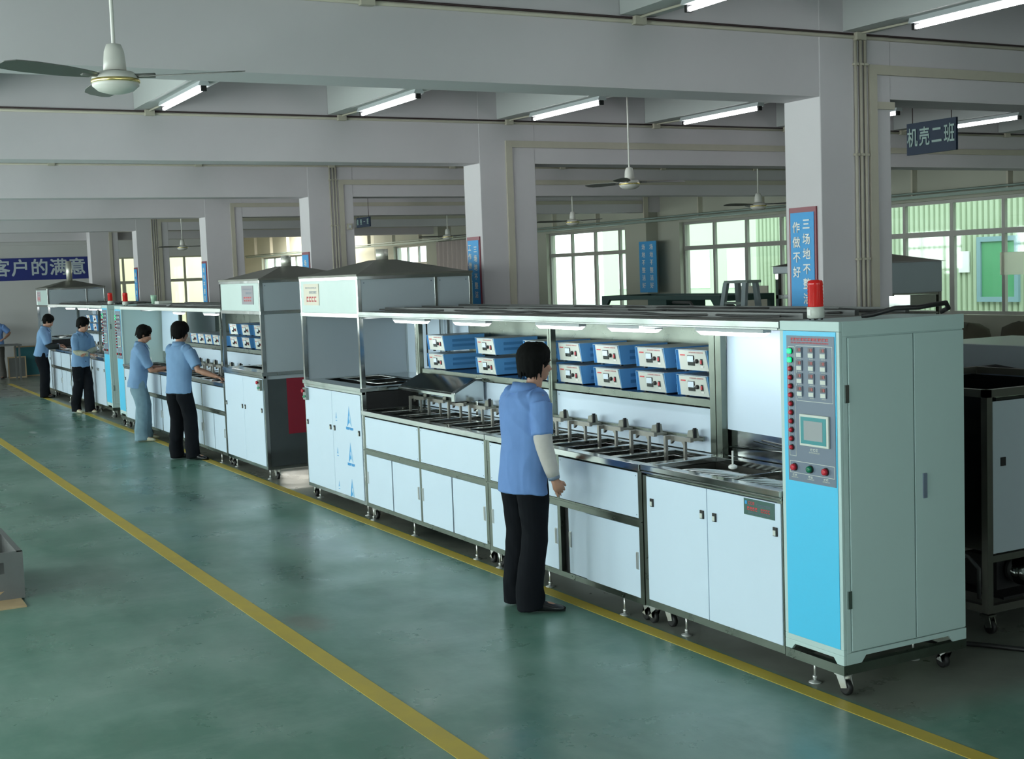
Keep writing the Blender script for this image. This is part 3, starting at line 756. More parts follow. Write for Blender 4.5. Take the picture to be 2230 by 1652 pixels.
        for k in range(i0+1, i1):
            xx = x(tanks[k]); fr.box(xx-.018, xx+.018, -.004, .03, .15, .955)
        fr.build('frame', M_STEELB, t)
        MB().box(lo+.03, hi-.03, .635, .65, .15, .95).build('rear_panel', M_SHEET, t)
        MB().box(lo+.03, hi-.03, .04, .63, .15, .158).build('bottom_panel', M_SHEET, t)
        for k in range(i0, i1):
            a, b_ = sorted((x(tanks[k]), x(tanks[k+1])))
            a += .045 if abs(a-lo) < .02 else .02; b_ -= .045 if abs(b_-hi) < .02 else .02
            panel(a, b_, .655, .940, t, 'upper_panel')
            c = (a+b_)/2
            if spec['near'] and k == 0:
                MB().box(a, b_, .03, .04, .152, .60).build('opening_shade', M_BLACK, t)  # black sheet stands for the shade in the slid door's gap
                dl = [(a+.085, a+.33, .008, 'l'), (a+.325, b_, -.004, 'r')]
            else: dl = [(a, c-.012, -.004, 'l'), (c+.012, b_, -.004, 'r')]
            for (da, db, yy, sd) in dl:
                d = MB().box(da, db, yy, yy+.010, .152, .597).build('sliding_door', M_PANEL, t, bevel=.001)
                pull(da+.022 if sd == 'l' else db-.022, .385, d, yy)
        # worktop rim and tank openings
        rim = MB().box(lo, hi, -.022, .055, .955, .998).box(lo, hi, .53, .615, .955, .998)
        n = max(2, round((hi-lo)/.405)); pw = (hi-lo)/n
        for k in range(n+1):
            cx = lo+pw*k; rim.box(max(lo, cx-.03), min(hi, cx+.03), .055, .53, .955, .998)
        rim.build('worktop_rim', M_STEEL, t, bevel=.003)
        for k in range(n):
            a, b_ = lo+pw*k+.03, lo+pw*(k+1)-.03
            tk = MB().box(a, b_, .055, .062, .62, .975).box(a, b_, .523, .53, .62, .975).box(a, a+.006, .06, .525, .62, .975).box(b_-.006, b_, .06, .525, .62, .975).box(a, b_, .055, .53, .615, .625)
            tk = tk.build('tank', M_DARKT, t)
            # wire basket with its rim
            bk = MB()
            for zz in (.968, .93):
                bk.tube([(a+.02,.08,zz),(b_-.02,.08,zz),(b_-.02,.50,zz),(a+.02,.50,zz),(a+.02,.08,zz)], .004, 5)
            m_ = 10
            for q in range(m_):
                v = .09+.40*q/(m_-1)
                bk.tube([(a+.022,v,.968),(a+.026,v,.80)], .0025, 4, False); bk.tube([(b_-.022,v,.968),(b_-.026,v,.80)], .0025, 4, False)
            for q in range(6):
                u = a+.04+(b_-a-.08)*q/5; bk.tube([(u,.50,.968),(u,.495,.80)], .0025, 4, False)
            bk.build('basket', M_STEEL, t)
        ex_ = [lo+.12, lo+(hi-lo)*.42, hi-.25] if spec['near'] else [lo+.25, hi-.3]
        feet(t, ex_, [.01, .6], [(hi-.05, .06, -1), (lo+.06, .06, 1)])
    # ---------------- back panel with generator shelf and posts
    lo, hi = allx0+.0, allx1-.0
    t = thing('generator_shelf', 'shelf frame carrying the blue boxes behind the tanks of %s' % where, 'shelf', ((lo+hi)/2, .9, 1.0))
    posts = spec['posts']
    fr = MB()
    for u in posts:
        xx = x(u); ww = .06 if (spec['near'] and u < 2) else .028; fr.box(xx-ww, xx-.004, .56, .605, 1.0, 1.80).box(xx+.004, xx+ww, .56, .605, 1.0, 1.80)
    fr.box(lo, hi, .575, .605, 1.30, 1.345).box(lo, hi, 1.12, 1.15, 1.0, 1.80).box(lo, hi, 1.12, 1.15, 1.76, 1.80)
    fr.build('frame', M_STEELB, t)
    ps = sorted(x(u) for u in posts)
    for a, b_ in zip(ps, ps[1:]):
        p_ = MB().box(a+.03, b_-.03, .600, .612, 1.003, 1.285).build('splash_panel', M_PANEL, t, bevel=.001)
        sc = MB()
        for xx in (a+.06, b_-.06):
            for zz in (1.03, 1.26): sc.lathe((xx,.600,zz), [(.005,-.0015),(.005,0)], 8, 'y')
        sc.build('screw', M_SLATE, p_)
    MB().box(lo, hi, .605, 1.14, 1.325, 1.338).build('shelf_board', mat('shelf_blue_steel', (.05,.12,.24), .3, .7), t)
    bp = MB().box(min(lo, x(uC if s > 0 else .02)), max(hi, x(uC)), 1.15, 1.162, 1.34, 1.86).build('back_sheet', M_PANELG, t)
    if spec['near']:
        for k, u in enumerate((2.42, 3.05)):
            logo(x(u), 1.80, .11, bp, 1.149, flip=-1)
        r = random.Random(5)
        for u in (3.75, 4.05, 4.35, 4.75):
            mb = MB()
            for q in range(9): mb.box(x(u)-.01-.012*q*.6, x(u)+.035, 1.1485, 1.1495, 1.60+.022*q, 1.608+.022*q)
            mb.build('blue_print', M_LOGO, bp)
    # ---------------- transfer beam with hangers above the tanks
    t = thing('transfer_beam', 'grey beam with U shaped hangers above the tanks of %s' % where, 'conveyor', ((lo+hi)/2, .5, 1.0))
    yb = .50
    MB().box(lo+.12, hi-.12, .555, .575, 1.075, 1.105).build('carrier_rail', M_STEELB, t)
    n = spec['hangers']; st, en = spec['hspan']
    for k in range(n):
        xx = st+(en-st)*k/(n-1)
        h = MB()
        # plate from mount to the front, then inverted U with two legs
        h.box(xx-.17, xx+.07, yb-.045, yb-.02, 1.078, 1.105)
        h.box(xx-.17, xx-.148, yb-.075, yb-.02, 1.078, 1.105)
        h.box(xx-.17, xx-.148, yb-.085, yb-.065, .93, 1.105).box(xx-.004, xx+.016, yb-.050, yb-.032, .95, 1.08)
        h.prism([(xx-.148,1.078),(xx-.148,1.05),(xx-.12,1.073),(xx-.03,1.073),(xx-.004,1.05),(xx-.004,1.078)], 'y', yb-.045, yb-.025)
        h = h.build('hanger', mat('hanger_steel', (.33,.32,.29), .4, .6), t)
        MB().box(xx-.045, xx+.075, yb-.02, yb+.055, 1.085, 1.10).prism([(xx-.03,1.10),(xx+.045,1.10),(xx+.03,1.155),(xx-.015,1.145)], 'y', yb, yb+.045).build('mount_block', M_TRUNK if False else mat('cast_grey', (.30,.31,.27), .55, .3), h)
        MB().box(xx+.036, xx+.048, yb+.0, yb+.022, 1.10, 1.165).build('sensor', M_BLACK, h)
    # ---------------- hood unit at the far end
    lo, hi = sorted((x(tanks[-1]), x(uH))); lo += .003; hi -= .003
    t = thing('hood_unit', spec['hood_label'], 'machine cabinet', ((lo+hi)/2, .55, 0))
    fr = MB(); p = .04
    inx = hi if s > 0 else lo   # side facing the tanks
    for xx in (lo, hi-p):
        for yy in (0, D-p): fr.box(xx, xx+p, yy, yy+p, .115, 1.84 if not (s < 0) else 2.2)
    fr.box(lo, hi, 0, p, .115, .15).box(lo, hi, D-p, D, .115, .15).box(lo, lo+p, p, D-p, .115, .15).box(hi-p, hi, p, D-p, .115, .15)
    fr.box(lo, hi, -.004, .03, 1.135, 1.16)
    fr.build('frame', M_STEEL, t)
    mid = (lo+hi)/2
    for i, (a, b_) in enumerate(((lo+.03, mid-.003), (mid+.003, hi-.045))):
        d = MB().box(a, b_, -.006, .010, .152, 1.13).build('door', M_PANEL, t, bevel=.002)
        latch(a+.05, .775, d, -.006); latch(b_-.05, .775, d, -.006)
        if spec['near'] and i == 1:
            for zz in (.80, .46): logo(-6.585, zz, .105, d, -.0065)
            logo(-6.585, .115, .105, d, -.0065, cut=.155)
            for zz in (.86, .52, .20): logo(-6.92, zz, .036, d, -.0065, words=False); MB().box(-6.94, -6.90, -.0072, -.0064, zz-.012, zz-.006).build('blue_print', M_LOGO, d)
    ct = MB().box(lo, hi, -.018, .16, 1.16, 1.20).box(lo, hi, .82, D, 1.16, 1.20).box(lo, lo+.16, .16, .82, 1.16, 1.20).box(hi-.12, hi, .16, .82, 1.16, 1.20)
    ct.build('worktop_rim', M_STEEL, t, bevel=.004)
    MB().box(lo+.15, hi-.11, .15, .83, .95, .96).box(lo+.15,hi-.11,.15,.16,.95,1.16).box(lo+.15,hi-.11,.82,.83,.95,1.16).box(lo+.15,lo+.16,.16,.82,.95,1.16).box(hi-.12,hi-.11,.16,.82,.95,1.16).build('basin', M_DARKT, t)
    MB().frame(lo+.25, hi-.25, 0, 0, 0, 0, 0) if False else None
    MB().tube([(lo+.3,.28,1.205),(hi-.3,.28,1.205),(hi-.3,.70,1.205),(lo+.3,.70,1.205),(lo+.3,.28,1.205)], .010, 6).tube([(mid,.28,1.205),(mid,.70,1.205)], .006, 6).build('lid_frame', M_STEEL, t)
    # walls inside the hood bay
    MB().box(lo+.012, hi-.012, D-.02, D-.008, .15, 1.86).build('back_sheet', M_PANEL, t)
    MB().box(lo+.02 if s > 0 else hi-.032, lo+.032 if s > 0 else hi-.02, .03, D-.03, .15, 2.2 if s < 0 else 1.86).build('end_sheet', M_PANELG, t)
    if s > 0: MB().box(hi-.03, hi-.012, .03, D-.03, .16, 1.0).build('inner_sheet', M_SHEET, t)
    # black sheet for the shade inside the opening on the tank side
    if s > 0:
        MB().box(hi-.012, hi, .04, .60, 1.005, 1.155).build('slot_shade', M_BLACK, t)
        MB().box(mid-.25, mid-.235, D-.03, D-.02, 1.28, 1.84).build('slot', M_BLACK, t)
        for (xx, yy) in ((hi-.30, D-.10), (hi-.34, D-.10), (hi-.02, .58), (mid+.18, D-.06)): MB().box(xx-.015, xx+.015, yy-.015, yy+.015, 1.2, 1.84).build('inner_post', M_STEEL, t)
    # hood box
    hb, ht = 1.85, 2.215
    hf = MB()
    for (xx, yy) in ((lo, 0), (hi-.035, 0), (lo, D-.035), (hi-.035, D-.035)): hf.box(xx, xx+.035, yy, yy+.035, hb, ht)
    for zz in (hb-.012, ht-.03):
        hf.box(lo, hi, -.004, .03, zz, zz+.04); hf.box(lo, hi, D-.03, D, zz, zz+.04); hf.box(lo-.004, lo+.03, 0, D, zz, zz+.04); hf.box(hi-.03, hi+.004, 0, D, zz, zz+.04)
    hf.box(hi-.02, hi+.003, D*.66, D*.66+.03, hb, ht)
    hd = hf.build('hood_frame', M_STEEL, t, bevel=.002)
    MB().box(lo+.03, hi-.03, .004, .014, hb+.02, ht-.02).build('hood_front', mat('hazy_film', (.50,.62,.60), .3, .0, noise=(1.6,.12,.1)), hd)
    for a, b_ in ((.035, D*.66), (D*.66+.03, D-.035)):
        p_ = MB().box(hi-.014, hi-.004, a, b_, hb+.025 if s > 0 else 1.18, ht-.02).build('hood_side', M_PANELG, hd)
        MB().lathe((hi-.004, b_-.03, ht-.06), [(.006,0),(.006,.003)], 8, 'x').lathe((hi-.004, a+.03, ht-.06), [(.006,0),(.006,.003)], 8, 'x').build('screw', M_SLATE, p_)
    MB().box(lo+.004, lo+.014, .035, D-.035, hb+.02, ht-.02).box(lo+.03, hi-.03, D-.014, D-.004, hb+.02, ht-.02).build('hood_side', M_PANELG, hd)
    ap = (mid, D*.5)
    mb = MB()
    c0 = [(lo-.006,-.008),(hi+.006,-.008),(hi+.006,D+.006),(lo-.006,D+.006)]
    a0 = [(ap[0]-.10,ap[1]-.10),(ap[0]+.10,ap[1]-.10),(ap[0]+.10,ap[1]+.10),(ap[0]-.10,ap[1]+.10)]
    mb.hexa([(u,v,ht+.012) for u,v in c0]+[(u,v,ht+.155) for u,v in a0]); mb.box(lo-.006, hi+.006, -.008, D+.006, ht, ht+.02)
    mb.build('hood_roof', M_STEELD, t)
    fl = MB().lathe((ap[0], ap[1], ht+.15), [(.06,0),(.06,spec['flue']),(.052,spec['flue']),(.052,spec['flue']-.01)], 20).build('flue', M_FLUE, t)
    pr = MB()
    if spec['paper'] is not None:
        a = spec['paper']
        pp_ = MB().box(a, a+.42, -.001, .003, hb+.10, ht-.055).build('notice', spec['paper_m'], t)
        stroke_lines(a+.05, a+.37, ht-.10, .012, 9, M_SLATE, pp_, -.001, 3); stroke_lines(a+.16, a+.37, ht-.15, .022, 6, M_SLATE, pp_, -.001, 4)
        stroke_lines(a+.08, a+.37, hb+.135, .05, 4, M_REDTXT, pp_, -.001, 5)
    # emergency stop box
    ex_ = lo+.09 if s > 0 else hi-.09
    eb = MB().box(ex_-.045, ex_+.045, -.035, -.006, 1.0, 1.12).build('switch_panel', mat('zinc_box', (.24,.27,.25), .4, .5), t)
    MB().lathe((ex_-.012, -.035, 1.09), [(.016,-.025),(.02,-.02),(.02,-.012),(.012,-.01),(.012,0)], 14, 'y').build('emergency_stop', M_RED, eb)
    MB().lathe((ex_-.018, -.035, 1.03), [(.010,-.012),(.012,0)], 12, 'y').lathe((ex_+.018, -.035, 1.035), [(.010,-.012),(.012,0)], 12, 'y').build('green_button', mat('green_knob', (.05,.36,.2), .4), eb)
    feet(t, [lo+.16, hi-.12], [.06, D-.1], [(lo+.07, .06, -1), (hi-.06, .12, 1), (hi-.06, D-.1, 1)] )
    if s < 0:
        # clear film skirt below the solid side sheet, a red drape inside
        MB().box(hi-.012, hi-.004, .04, D-.04, .152, 1.12).build('film_skirt', mat('smoky_film', (.10,.115,.12), .12, .5, noise=(2,.3,.06)), t)
        MB().box(hi-.004, hi-.001, .26, .72, .50, 1.12).build('red_film', mat('deep_red_film', (.28,.015,.035), .25), t)
    # ---------------- overhead canopy with strip lights
    lo, hi = sorted((x(uC)-s*.002, x(tanks[-1])+s*.006))
    t = thing('light_canopy', 'long overhead canopy with white strip lights on %s' % where, 'canopy', ((lo+hi)/2, .5, 1.8))
    MB().box(lo, hi, -.006, .02, 1.857, 1.895).box(lo, hi, -.014, -.006, 1.850, 1.862).build('front_fascia', M_FASC if spec['fascia'] else M_WHITE, t, bevel=.002)
    MB().box(lo, hi, .02, 1.15, 1.885, 1.895).build('roof_sheet', M_STEELD, t)
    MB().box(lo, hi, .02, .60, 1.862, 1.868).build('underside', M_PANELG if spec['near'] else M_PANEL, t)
    mb = MB()
    for yy in (.25, .62, 1.0): mb.box(lo+.02, hi-.1, yy, yy+.03, 1.895, 1.925)
    mb.build('roof_rail', M_SHEET, t)
    r = random.Random(int(abs(X)*10)+3)
    for q in range(5):
        pts = []; yy = .2+.2*q
        for k in range(24): pts.append((lo+.1+(hi-lo-.3)*k/23, yy+r.uniform(-.07,.07), 1.903+r.uniform(0,.014)))
        MB().tube(pts, .007, 5).build('cable', mat('grey_cable', (.05,.05,.05), .6), t)
    for (a, b_) in spec['strips']: strip_light(a, b_, .36, 1.803, t)
    mb = MB()
    for u in (tanks[0], tanks[-1]): MB().box(x(u)-.02, x(u)+.02, .02, .56, 1.83, 1.86).build('cross_member', M_STEEL, t)
    return t

# near machine -----------------------------------------------------------
control_cabinet(0, 1, .865, 'mint control cabinet with cyan front at the near end of the nearest machine')
beacon(-.30, .12, 1.9, 'lit red beacon on the roof of the nearest control cabinet')
machine(0, 1, dict(cab=.445, dry=1.755, tanks=[1.755,2.775,3.815,5.035,6.25], hood=7.80), 'the nearest machine',
    dict(near=True, plate=True, posts=[1.735, 3.80, 6.22], hangers=11, hspan=(-5.98, -1.94), flue=.11, paper=-7.68, paper_m=mat('yellowed_paper', (.68,.60,.48), .35), fascia=True,
         hood_label='tall hooded cabinet with blue triangle marks at the left end of the nearest machine',
         strips=[(-6.25,-5.55),(-5.0,-4.40),(-3.60,-2.98),(-2.62,-2.05),(-1.62,-.98)]))
gx = [(-6.15, 'leftmost'), (-5.17, 'second'), (-4.32, 'third'), (-3.80, 'fourth'), (-3.27, 'fifth'), (-2.72, 'sixth'), (-2.24, 'rightmost')]
for u, nm in gx:
    for k in range(2):
        generator(u, .645, 1.338+.168*k, '%s blue box of the %s stack on the nearest machine' % ('lower' if k == 0 else 'upper', nm), 'blue generator boxes on the nearest machine')
# air knife housing behind the tanks
t = thing('air_knife_box', 'sloping black topped steel housing at the left end of the tanks of the nearest machine', 'machine housing', (-5.5, .45, 1.16))
MB().prism([(.30,1.17),(.30,1.20),(.52,1.305),(.565,1.305),(.565,1.17)], 'x', -6.12, -5.0).build('body', M_STEEL, t, bevel=.004)
MB().hexa([(-6.10,.315,1.208),(-5.02,.315,1.208),(-5.02,.53,1.309),(-6.10,.53,1.309),(-6.10,.315,1.214),(-5.02,.315,1.214),(-5.02,.53,1.315),(-6.10,.53,1.315)]).build('black_cover', M_BLACKG, t)
MB().prism([(.29,1.13),(.29,1.215),(.50,1.32),(.57,1.32),(.57,1.13)], 'x', -5.0, -4.93).build('end_cap', M_STEEL, t, bevel=.01)
MB().box(-6.2,-4.95,.52,.565,1.14,1.17).box(-6.2,-6.16,.52,.565,.999,1.17).box(-5.0,-4.96,.52,.565,.999,1.17).build('rail', M_STEEL, t)
tag(MB().tube([(-.28,.42,1.905),(-.22,.45,1.915),(-.12,.50,1.945),(.0-.06,.60,1.945),(-.05,.70,1.955),(-.06,.80,1.96),(-.10,.86,1.93),(-.15,.86,1.91)], .013, 8).build('power_cable', M_BLACK), 'black power cable looped over the roof of the nearest control cabinet', 'cable')
tag(MB().box(-.62,-.46,.95,1.15,1.926,1.99).box(-.60,-.48,.97,1.13,1.99,1.995).build('junction_box', M_STEEL), 'steel box on the canopy behind the nearest red beacon', 'box')

# middle machine (mirrored: control cabinet at its left end) ----------------
control_cabinet(-16.52, -1, .865, 'mint control cabinet at the left end of the middle machine, half behind workers', False)
beacon(-16.25, .12, 1.9, 'red beacon on the control cabinet of the middle machine')
machine(-16.52, -1, dict(cab=.445, dry=1.72, tanks=[1.72,2.77,3.82,4.87,5.90], hood=7.42), 'the middle machine',
    dict(near=False, plate=True, posts=[1.77, 3.9, 5.86], hangers=10, hspan=(-14.3, -10.9), flue=.13, paper=-9.75, paper_m=mat('dark_notice', (.22,.20,.24), .35), fascia=False,
         hood_label='tall hooded cabinet with grey side sheet at the near end of the middle machine',
         strips=[(-14.2,-13.7),(-12.6,-12.0)]))
for k in range(4): generator(-14.40+.38*k, .645, 1.338, 'small blue box of the single row on the middle machine, %s' % ['leftmost','second','third','fourth','fifth','sixth'][k], 'blue generator boxes on the middle machine')
for k in range(4):
    for j in range(2 if k else 1): generator(-12.95+.53*k, .645, 1.338+.168*j, 'blue box stacked beside the hood of the middle machine, %s column, %s' % (['first','second','third','last'][k], ['bottom','top'][j]), 'blue generator boxes on the middle machine')
tag(MB().lathe((-15.35,.35,1.926), [(.035,0),(.045,.09),(.047,.13),(.04,.13),(.036,.02)], 18).build('green_cup', mat('pale_green_plastic', (.42,.66,.50), .4)), 'pale green cup standing on the canopy of the middle machine', 'cup')
tag(MB().box(-15.1,-14.85,.3,.5,1.926,1.965).build('small_box', M_OFFW), 'small pale box on the canopy right of the green cup', 'box')

_before = set(bpy.data.objects)
# far machine ---------------------------------------------------------------
control_cabinet(-17.80, 1, .865, 'mint control cabinet at the right end of the farthest machine', False)
beacon(-18.08, .12, 1.9, 'red beacon on the control cabinet of the farthest machine')
machine(-17.80, 1, dict(cab=.445, dry=1.6, tanks=[1.6,2.6,3.6,4.6,5.75], hood=7.15), 'the farthest machine',
    dict(near=False, plate=False, posts=[1.66, 3.6, 5.7], hangers=10, hspan=(-23.3, -19.7), flue=.42, paper=-24.83, paper_m=mat('pink_notice', (.5,.38,.42), .5), fascia=False,
         hood_label='hooded cabinet with a tall flue at the far left end of the farthest machine',
         strips=[(-23.5,-22.7),(-22.2,-21.5),(-21.2,-20.5),(-20.2,-19.5)]))
for k in range(4):
    for j in range(2): generator(-22.9+.62*k, .645, 1.338+.168*j, 'blue generator box on the farthest machine, %s column, %s' % (['first','second','third','fourth'][k], ['bottom','top'][j]), 'blue generator boxes on the farthest machine')

for o in set(bpy.data.objects)-_before:
    if o.parent is None: o.location.y += .15
# ---------------------------------------------------------------- people
TMP = bpy.data.scenes.new('mesh_work')
def voxel(mb, size, smooth=3, name='m'):
    me = bpy.data.meshes.new('tmp'); me.from_pydata([tuple(v) for v in mb.v], [], mb.f); me.update()
    bm = bmesh.new(); bm.from_mesh(me); bmesh.ops.recalc_face_normals(bm, faces=bm.faces); bm.to_mesh(me); bm.free()
    o = bpy.data.objects.new('tmp', me); TMP.collection.objects.link(o)
    r = o.modifiers.new('r', 'REMESH'); r.mode = 'VOXEL'; r.voxel_size = size
    if smooth: s = o.modifiers.new('s', 'SMOOTH'); s.factor = .5; s.iterations = smooth
    vl = TMP.view_layers[0]; vl.update(); dg = vl.depsgraph; dg.update()
    out = bpy.data.meshes.new_from_object(o.evaluated_get(dg))
    bpy.data.objects.remove(o); bpy.data.meshes.remove(me)
    out.name = name
    return out
def V(*a): return Vector(a)
class Body(MB):
    def et(s, pts, ra, rb=None, side=V(1,0,0), n=16):
        """closed tube with elliptical sections; ra along `side`, rb across"""
        pts = [Vector(p) for p in pts]; N = len(pts); rb = rb or ra
        if not isinstance(ra, (list, tuple)): ra = [ra]*N
        if not isinstance(rb, (list, tuple)): rb = [rb]*N
        base = len(s.v)
        for i, p in enumerate(pts):
            d = (pts[min(i+1, N-1)]-pts[max(i-1, 0)]).normalized()
            sd = side[i] if isinstance(side, (list, tuple)) else side
            b = d.cross(sd); 
            if b.length < 1e-3: b = d.cross(V(0,1,0.1))
            b.normalize(); a = b.cross(d).normalized()
            for k in range(n):
                t = 2*pi*k/n; s.v.append(tuple(p + a*cos(t)*ra[i] + b*sin(t)*rb[i]))
        for i in range(N-1):
            for k in range(n):
                q = base+i*n; s.f.append((q+k, q+(k+1)%n, q+n+(k+1)%n, q+n+k)); s.sm.append(True)
        for q0 in (base, base+(N-1)*n):
            s.f.append(tuple(q0+k for k in range(n))); s.sm.append(True)
        return s
    def ell(s, c, r, M=None, n=16, m=10):
        M = M or Matrix.Identity(3); c = Vector(c); base = len(s.v)
        for i in range(1, m):
            ph = pi*i/m
            for k in range(n):
                t = 2*pi*k/n
                s.v.append(tuple(c + M @ V(r[0]*sin(ph)*cos(t), r[1]*sin(ph)*sin(t), r[2]*cos(ph))))
        for i in range(m-2):
            for k in range(n):
                q = base+i*n; s.f.append((q+k, q+n+k, q+n+(k+1)%n, q+(k+1)%n)); s.sm.append(True)
        s.f.append(tuple(base+k for k in range(n))); s.f.append(tuple(base+(m-2)*n+k for k in range(n))); s.sm += [True, True]
        return s
def finish(name, me, m, root, smooth=True):
    me.materials.clear(); me.materials.append(m)
    me.polygons.foreach_set('use_smooth', [smooth]*len(me.polygons)); me.update()
    o = bpy.data.objects.new(name, me); COL.objects.link(o); o.parent = root; o['_o'] = (0,0,0)
    return o
def raw(mb):
    me = bpy.data.meshes.new('m'); me.from_pydata([tuple(v) for v in mb.v], [], mb.f); me.update()
    bm = bmesh.new(); bm.from_mesh(me); bmesh.ops.recalc_face_normals(bm, faces=bm.faces); bm.to_mesh(me); bm.free()
    return me
def folds(me, amp, seed, hem=None):
    """cloth folds: displace along normals with layered waves"""
    from mathutils import noise
    cs = [v.co.copy() for v in me.vertices]; ns = [v.normal.copy() for v in me.vertices]; out = []
    for c, nn in zip(cs, ns):
        n = noise.noise(V(c.x*7+seed, c.y*7, c.z*3.2))*.6 + noise.noise(V(c.x*16, c.y*16+seed, c.z*9))*.3
        n += .35*sin((c.z*.8+c.x*1.3+c.y*1.1)*26+seed)*noise.noise(V(c.x*3, c.y*3, c.z*2+seed))
        rdg = abs(noise.noise(V(c.x*5+seed*2, c.y*5, c.z*4.5+c.x*3)))
        n += (.55-2.2*min(rdg, .25))*.9
        out += list(c + nn*amp*n)
    me.vertices.foreach_set('co', out); me.update()
def person(label, loc, fwd, P):
    """P: pose dictionary; arm joints and foot positions in world metres"""
    rz = math.atan2(-fwd[0], fwd[1]); s = P.get('h', 1.70)/1.70; vx = P.get('vox', .008)
    root = thing('person', label, 'person', loc, 'workers in blue shirts', rz=rz)
    inv = Matrix.Rotation(-rz, 3, 'Z')
    W = lambda p: inv @ (Vector(p)-Vector(loc))
    lean = P.get('lean', .05); t = V(P.get('side', 0), sin(lean), cos(lean)).normalized(); fw = V(0, cos(lean), -sin(lean))
    pel = V(P.get('px', 0), P.get('py', 0), .93*s*P.get('sq', 1))
    T = lambda d: pel + t*d*s
    sw = .168*s; shl, shr = T(.462)+V(-sw,0,0), T(.462)+V(sw,0,0)
    neck = T(.53) + V(0, P.get('nf', .0), 0); X = V(1,0,0)
    ht, hp = P.get('turn', 0), P.get('nod', 0)      # head turn (about z) and nod
    HM = Matrix.Rotation(ht, 3, 'Z') @ Matrix.Rotation(-hp, 3, 'X')
    hc = neck + t*.055*s + (HM @ V(0,.02,.085))*s
    hips = [pel+V(-.09*s,0,-.02), pel+V(.09*s,0,-.02)]
    fl = [(W(a), W(b)) for a, b in P['feet']]            # (heel, toe) of left and right foot
    ank = []
    for he, to in fl: ank.append(he + (to-he).normalized()*.055 + V(0,0,.085*s))
    knees = []
    for i in (0, 1):
        kk = (hips[i]+ank[i])/2 + V(0, P.get('knee', .02)+.015, .02); knees.append(kk)
    elb = [W(P['elbow'][0]), W(P['elbow'][1])]; wri = [W(P['wrist'][0]), W(P['wrist'][1])]; hnd = [W(P['hand'][0]), W(P['hand'][1])]
    # --- body (skin) as one surface
    b = Body()
    b.et([T(-.05), T(.05), T(.15), T(.28), T(.40), T(.47), T(.50)], [.145*s,.135*s,.125*s,.140*s,.140*s,.095*s,.055*s], [.095*s,.09*s,.085*s,.10*s,.10*s,.075*s,.055*s], X)
    b.et([T(.455), neck, neck+t*.06*s+V(0,.008,0), hc-HM@V(0,.01,.03)], [.062*s,.054*s,.052*s,.054*s], None, X)
    for i in (0, 1):
        b.et([hips[i]+V(0,0,.05), hips[i]-V(0,0,.08), knees[i]+(hips[i]-knees[i])*.35, knees[i], knees[i]+(ank[i]-knees[i])*.35, ank[i]+V(0,0,.03), ank[i]-V(0,0,.05)], [.08*s,.082*s,.066*s,.052*s,.052*s,.036*s,.036*s], None, X)
        sh = (shl, shr)[i]
        b.et([T(.455)+V((-.08,.08)[i],0,0), sh, sh+(elb[i]-sh)*.35, elb[i], elb[i]+(wri[i]-elb[i])*.3, elb[i]+(wri[i]-elb[i])*.8, wri[i]], [.040*s,.042*s,.040*s,.038*s,.039*s,.028*s,.026*s], None, V(0,0,1) if abs((elb[i]-sh).normalized().z) < .6 else X)
        b.ell(fl[i][0]+(fl[i][1]-fl[i][0])*.45+V(0,0,.04), (.036,.10,.03), Matrix.Rotation(math.atan2(-(fl[i][1]-fl[i][0]).x, (fl[i][1]-fl[i][0]).y), 3, 'Z'))
    H = lambda x, y, z: hc + HM @ V(x*s, y*s, z*s)
    b.ell(H(0,-.012,.035), (.074*s,.092*s,.088*s), HM).ell(H(0,.022,-.03), (.058*s,.066*s,.078*s), HM).ell(H(0,.045,-.078), (.032*s,.035*s,.026*s), HM)
    b.et([H(0,.080,.018), H(0,.092,-.008), H(0,.103,-.030), H(0,.088,-.040)], [.008*s,.010*s,.014*s,.010*s], None, X, 8)      # nose
    b.ell(H(0,.079,-.060), (.022*s,.012*s,.009*s), HM)                                       # lips
    b.ell(H(0,.078,.030), (.050*s,.014*s,.010*s), HM)                                        # brow
    for q in (-1, 1): b.ell(H(q*.074,-.008,-.005), (.010*s,.020*s,.032*s), HM); b.ell(H(q*.034,.062,-.025), (.022*s,.018*s,.02*s), HM)
    me = voxel(b, vx*.8, 2, 'person_body')
    # hands
    hb = Body(); small = P.get('vox', .008) > .01
    for i in (0, 1):
        d = (hnd[i]-wri[i]).normalized(); pn = P.get('palm', [X, X])[i]; pn = inv @ Vector(pn); pn = (pn - d*pn.dot(d)).normalized(); sd = d.cross(pn)   # pn: palm normal, sd across the fingers
        k = .95*s; curl = P.get('curl', [.5,.5])[i]
        hb.et([wri[i]-d*.02, wri[i]+d*.015*k, wri[i]+d*.05*k, wri[i]+d*.085*k], [.024*k,.030*k,.040*k,.036*k], [.019*k,.016*k,.014*k,.012*k], sd, 10)
        for j, (o_, L) in enumerate(((-.029,.070),(-.0095,.080),(.0095,.075),(.028,.060))):
            p = wri[i]+d*.075*k+sd*o_*k; pts = [p]; a = 0
            for q in range(3):
                a += curl*(.55+.12*j) ; L_ = L*(.5,.3,.22)[q]*k
                p = p + (d*cos(a)+pn*sin(a))*L_; pts.append(p)
            hb.et(pts, [.0092*k,.0088*k,.0078*k,.0062*k], None, sd, 8)
        ts = -1 if P.get('thumb', [1,1])[i] > 0 else 1
        p = wri[i]+d*.03*k+sd*ts*.022*k
        hb.et([p, p+(sd*ts*.6+d*.6+pn*.35).normalized()*.035*k, p+(sd*ts*.45+d*.8+pn*.5).normalized()*.068*k], [.014*k,.011*k,.008*k], None, pn, 8)
    hm = raw(hb)
    bm = bmesh.new(); bm.from_mesh(me); bm.from_mesh(hm); bm.to_mesh(me); bm.free(); bpy.data.meshes.remove(hm)
    finish('body', me, M_SKIN, root)
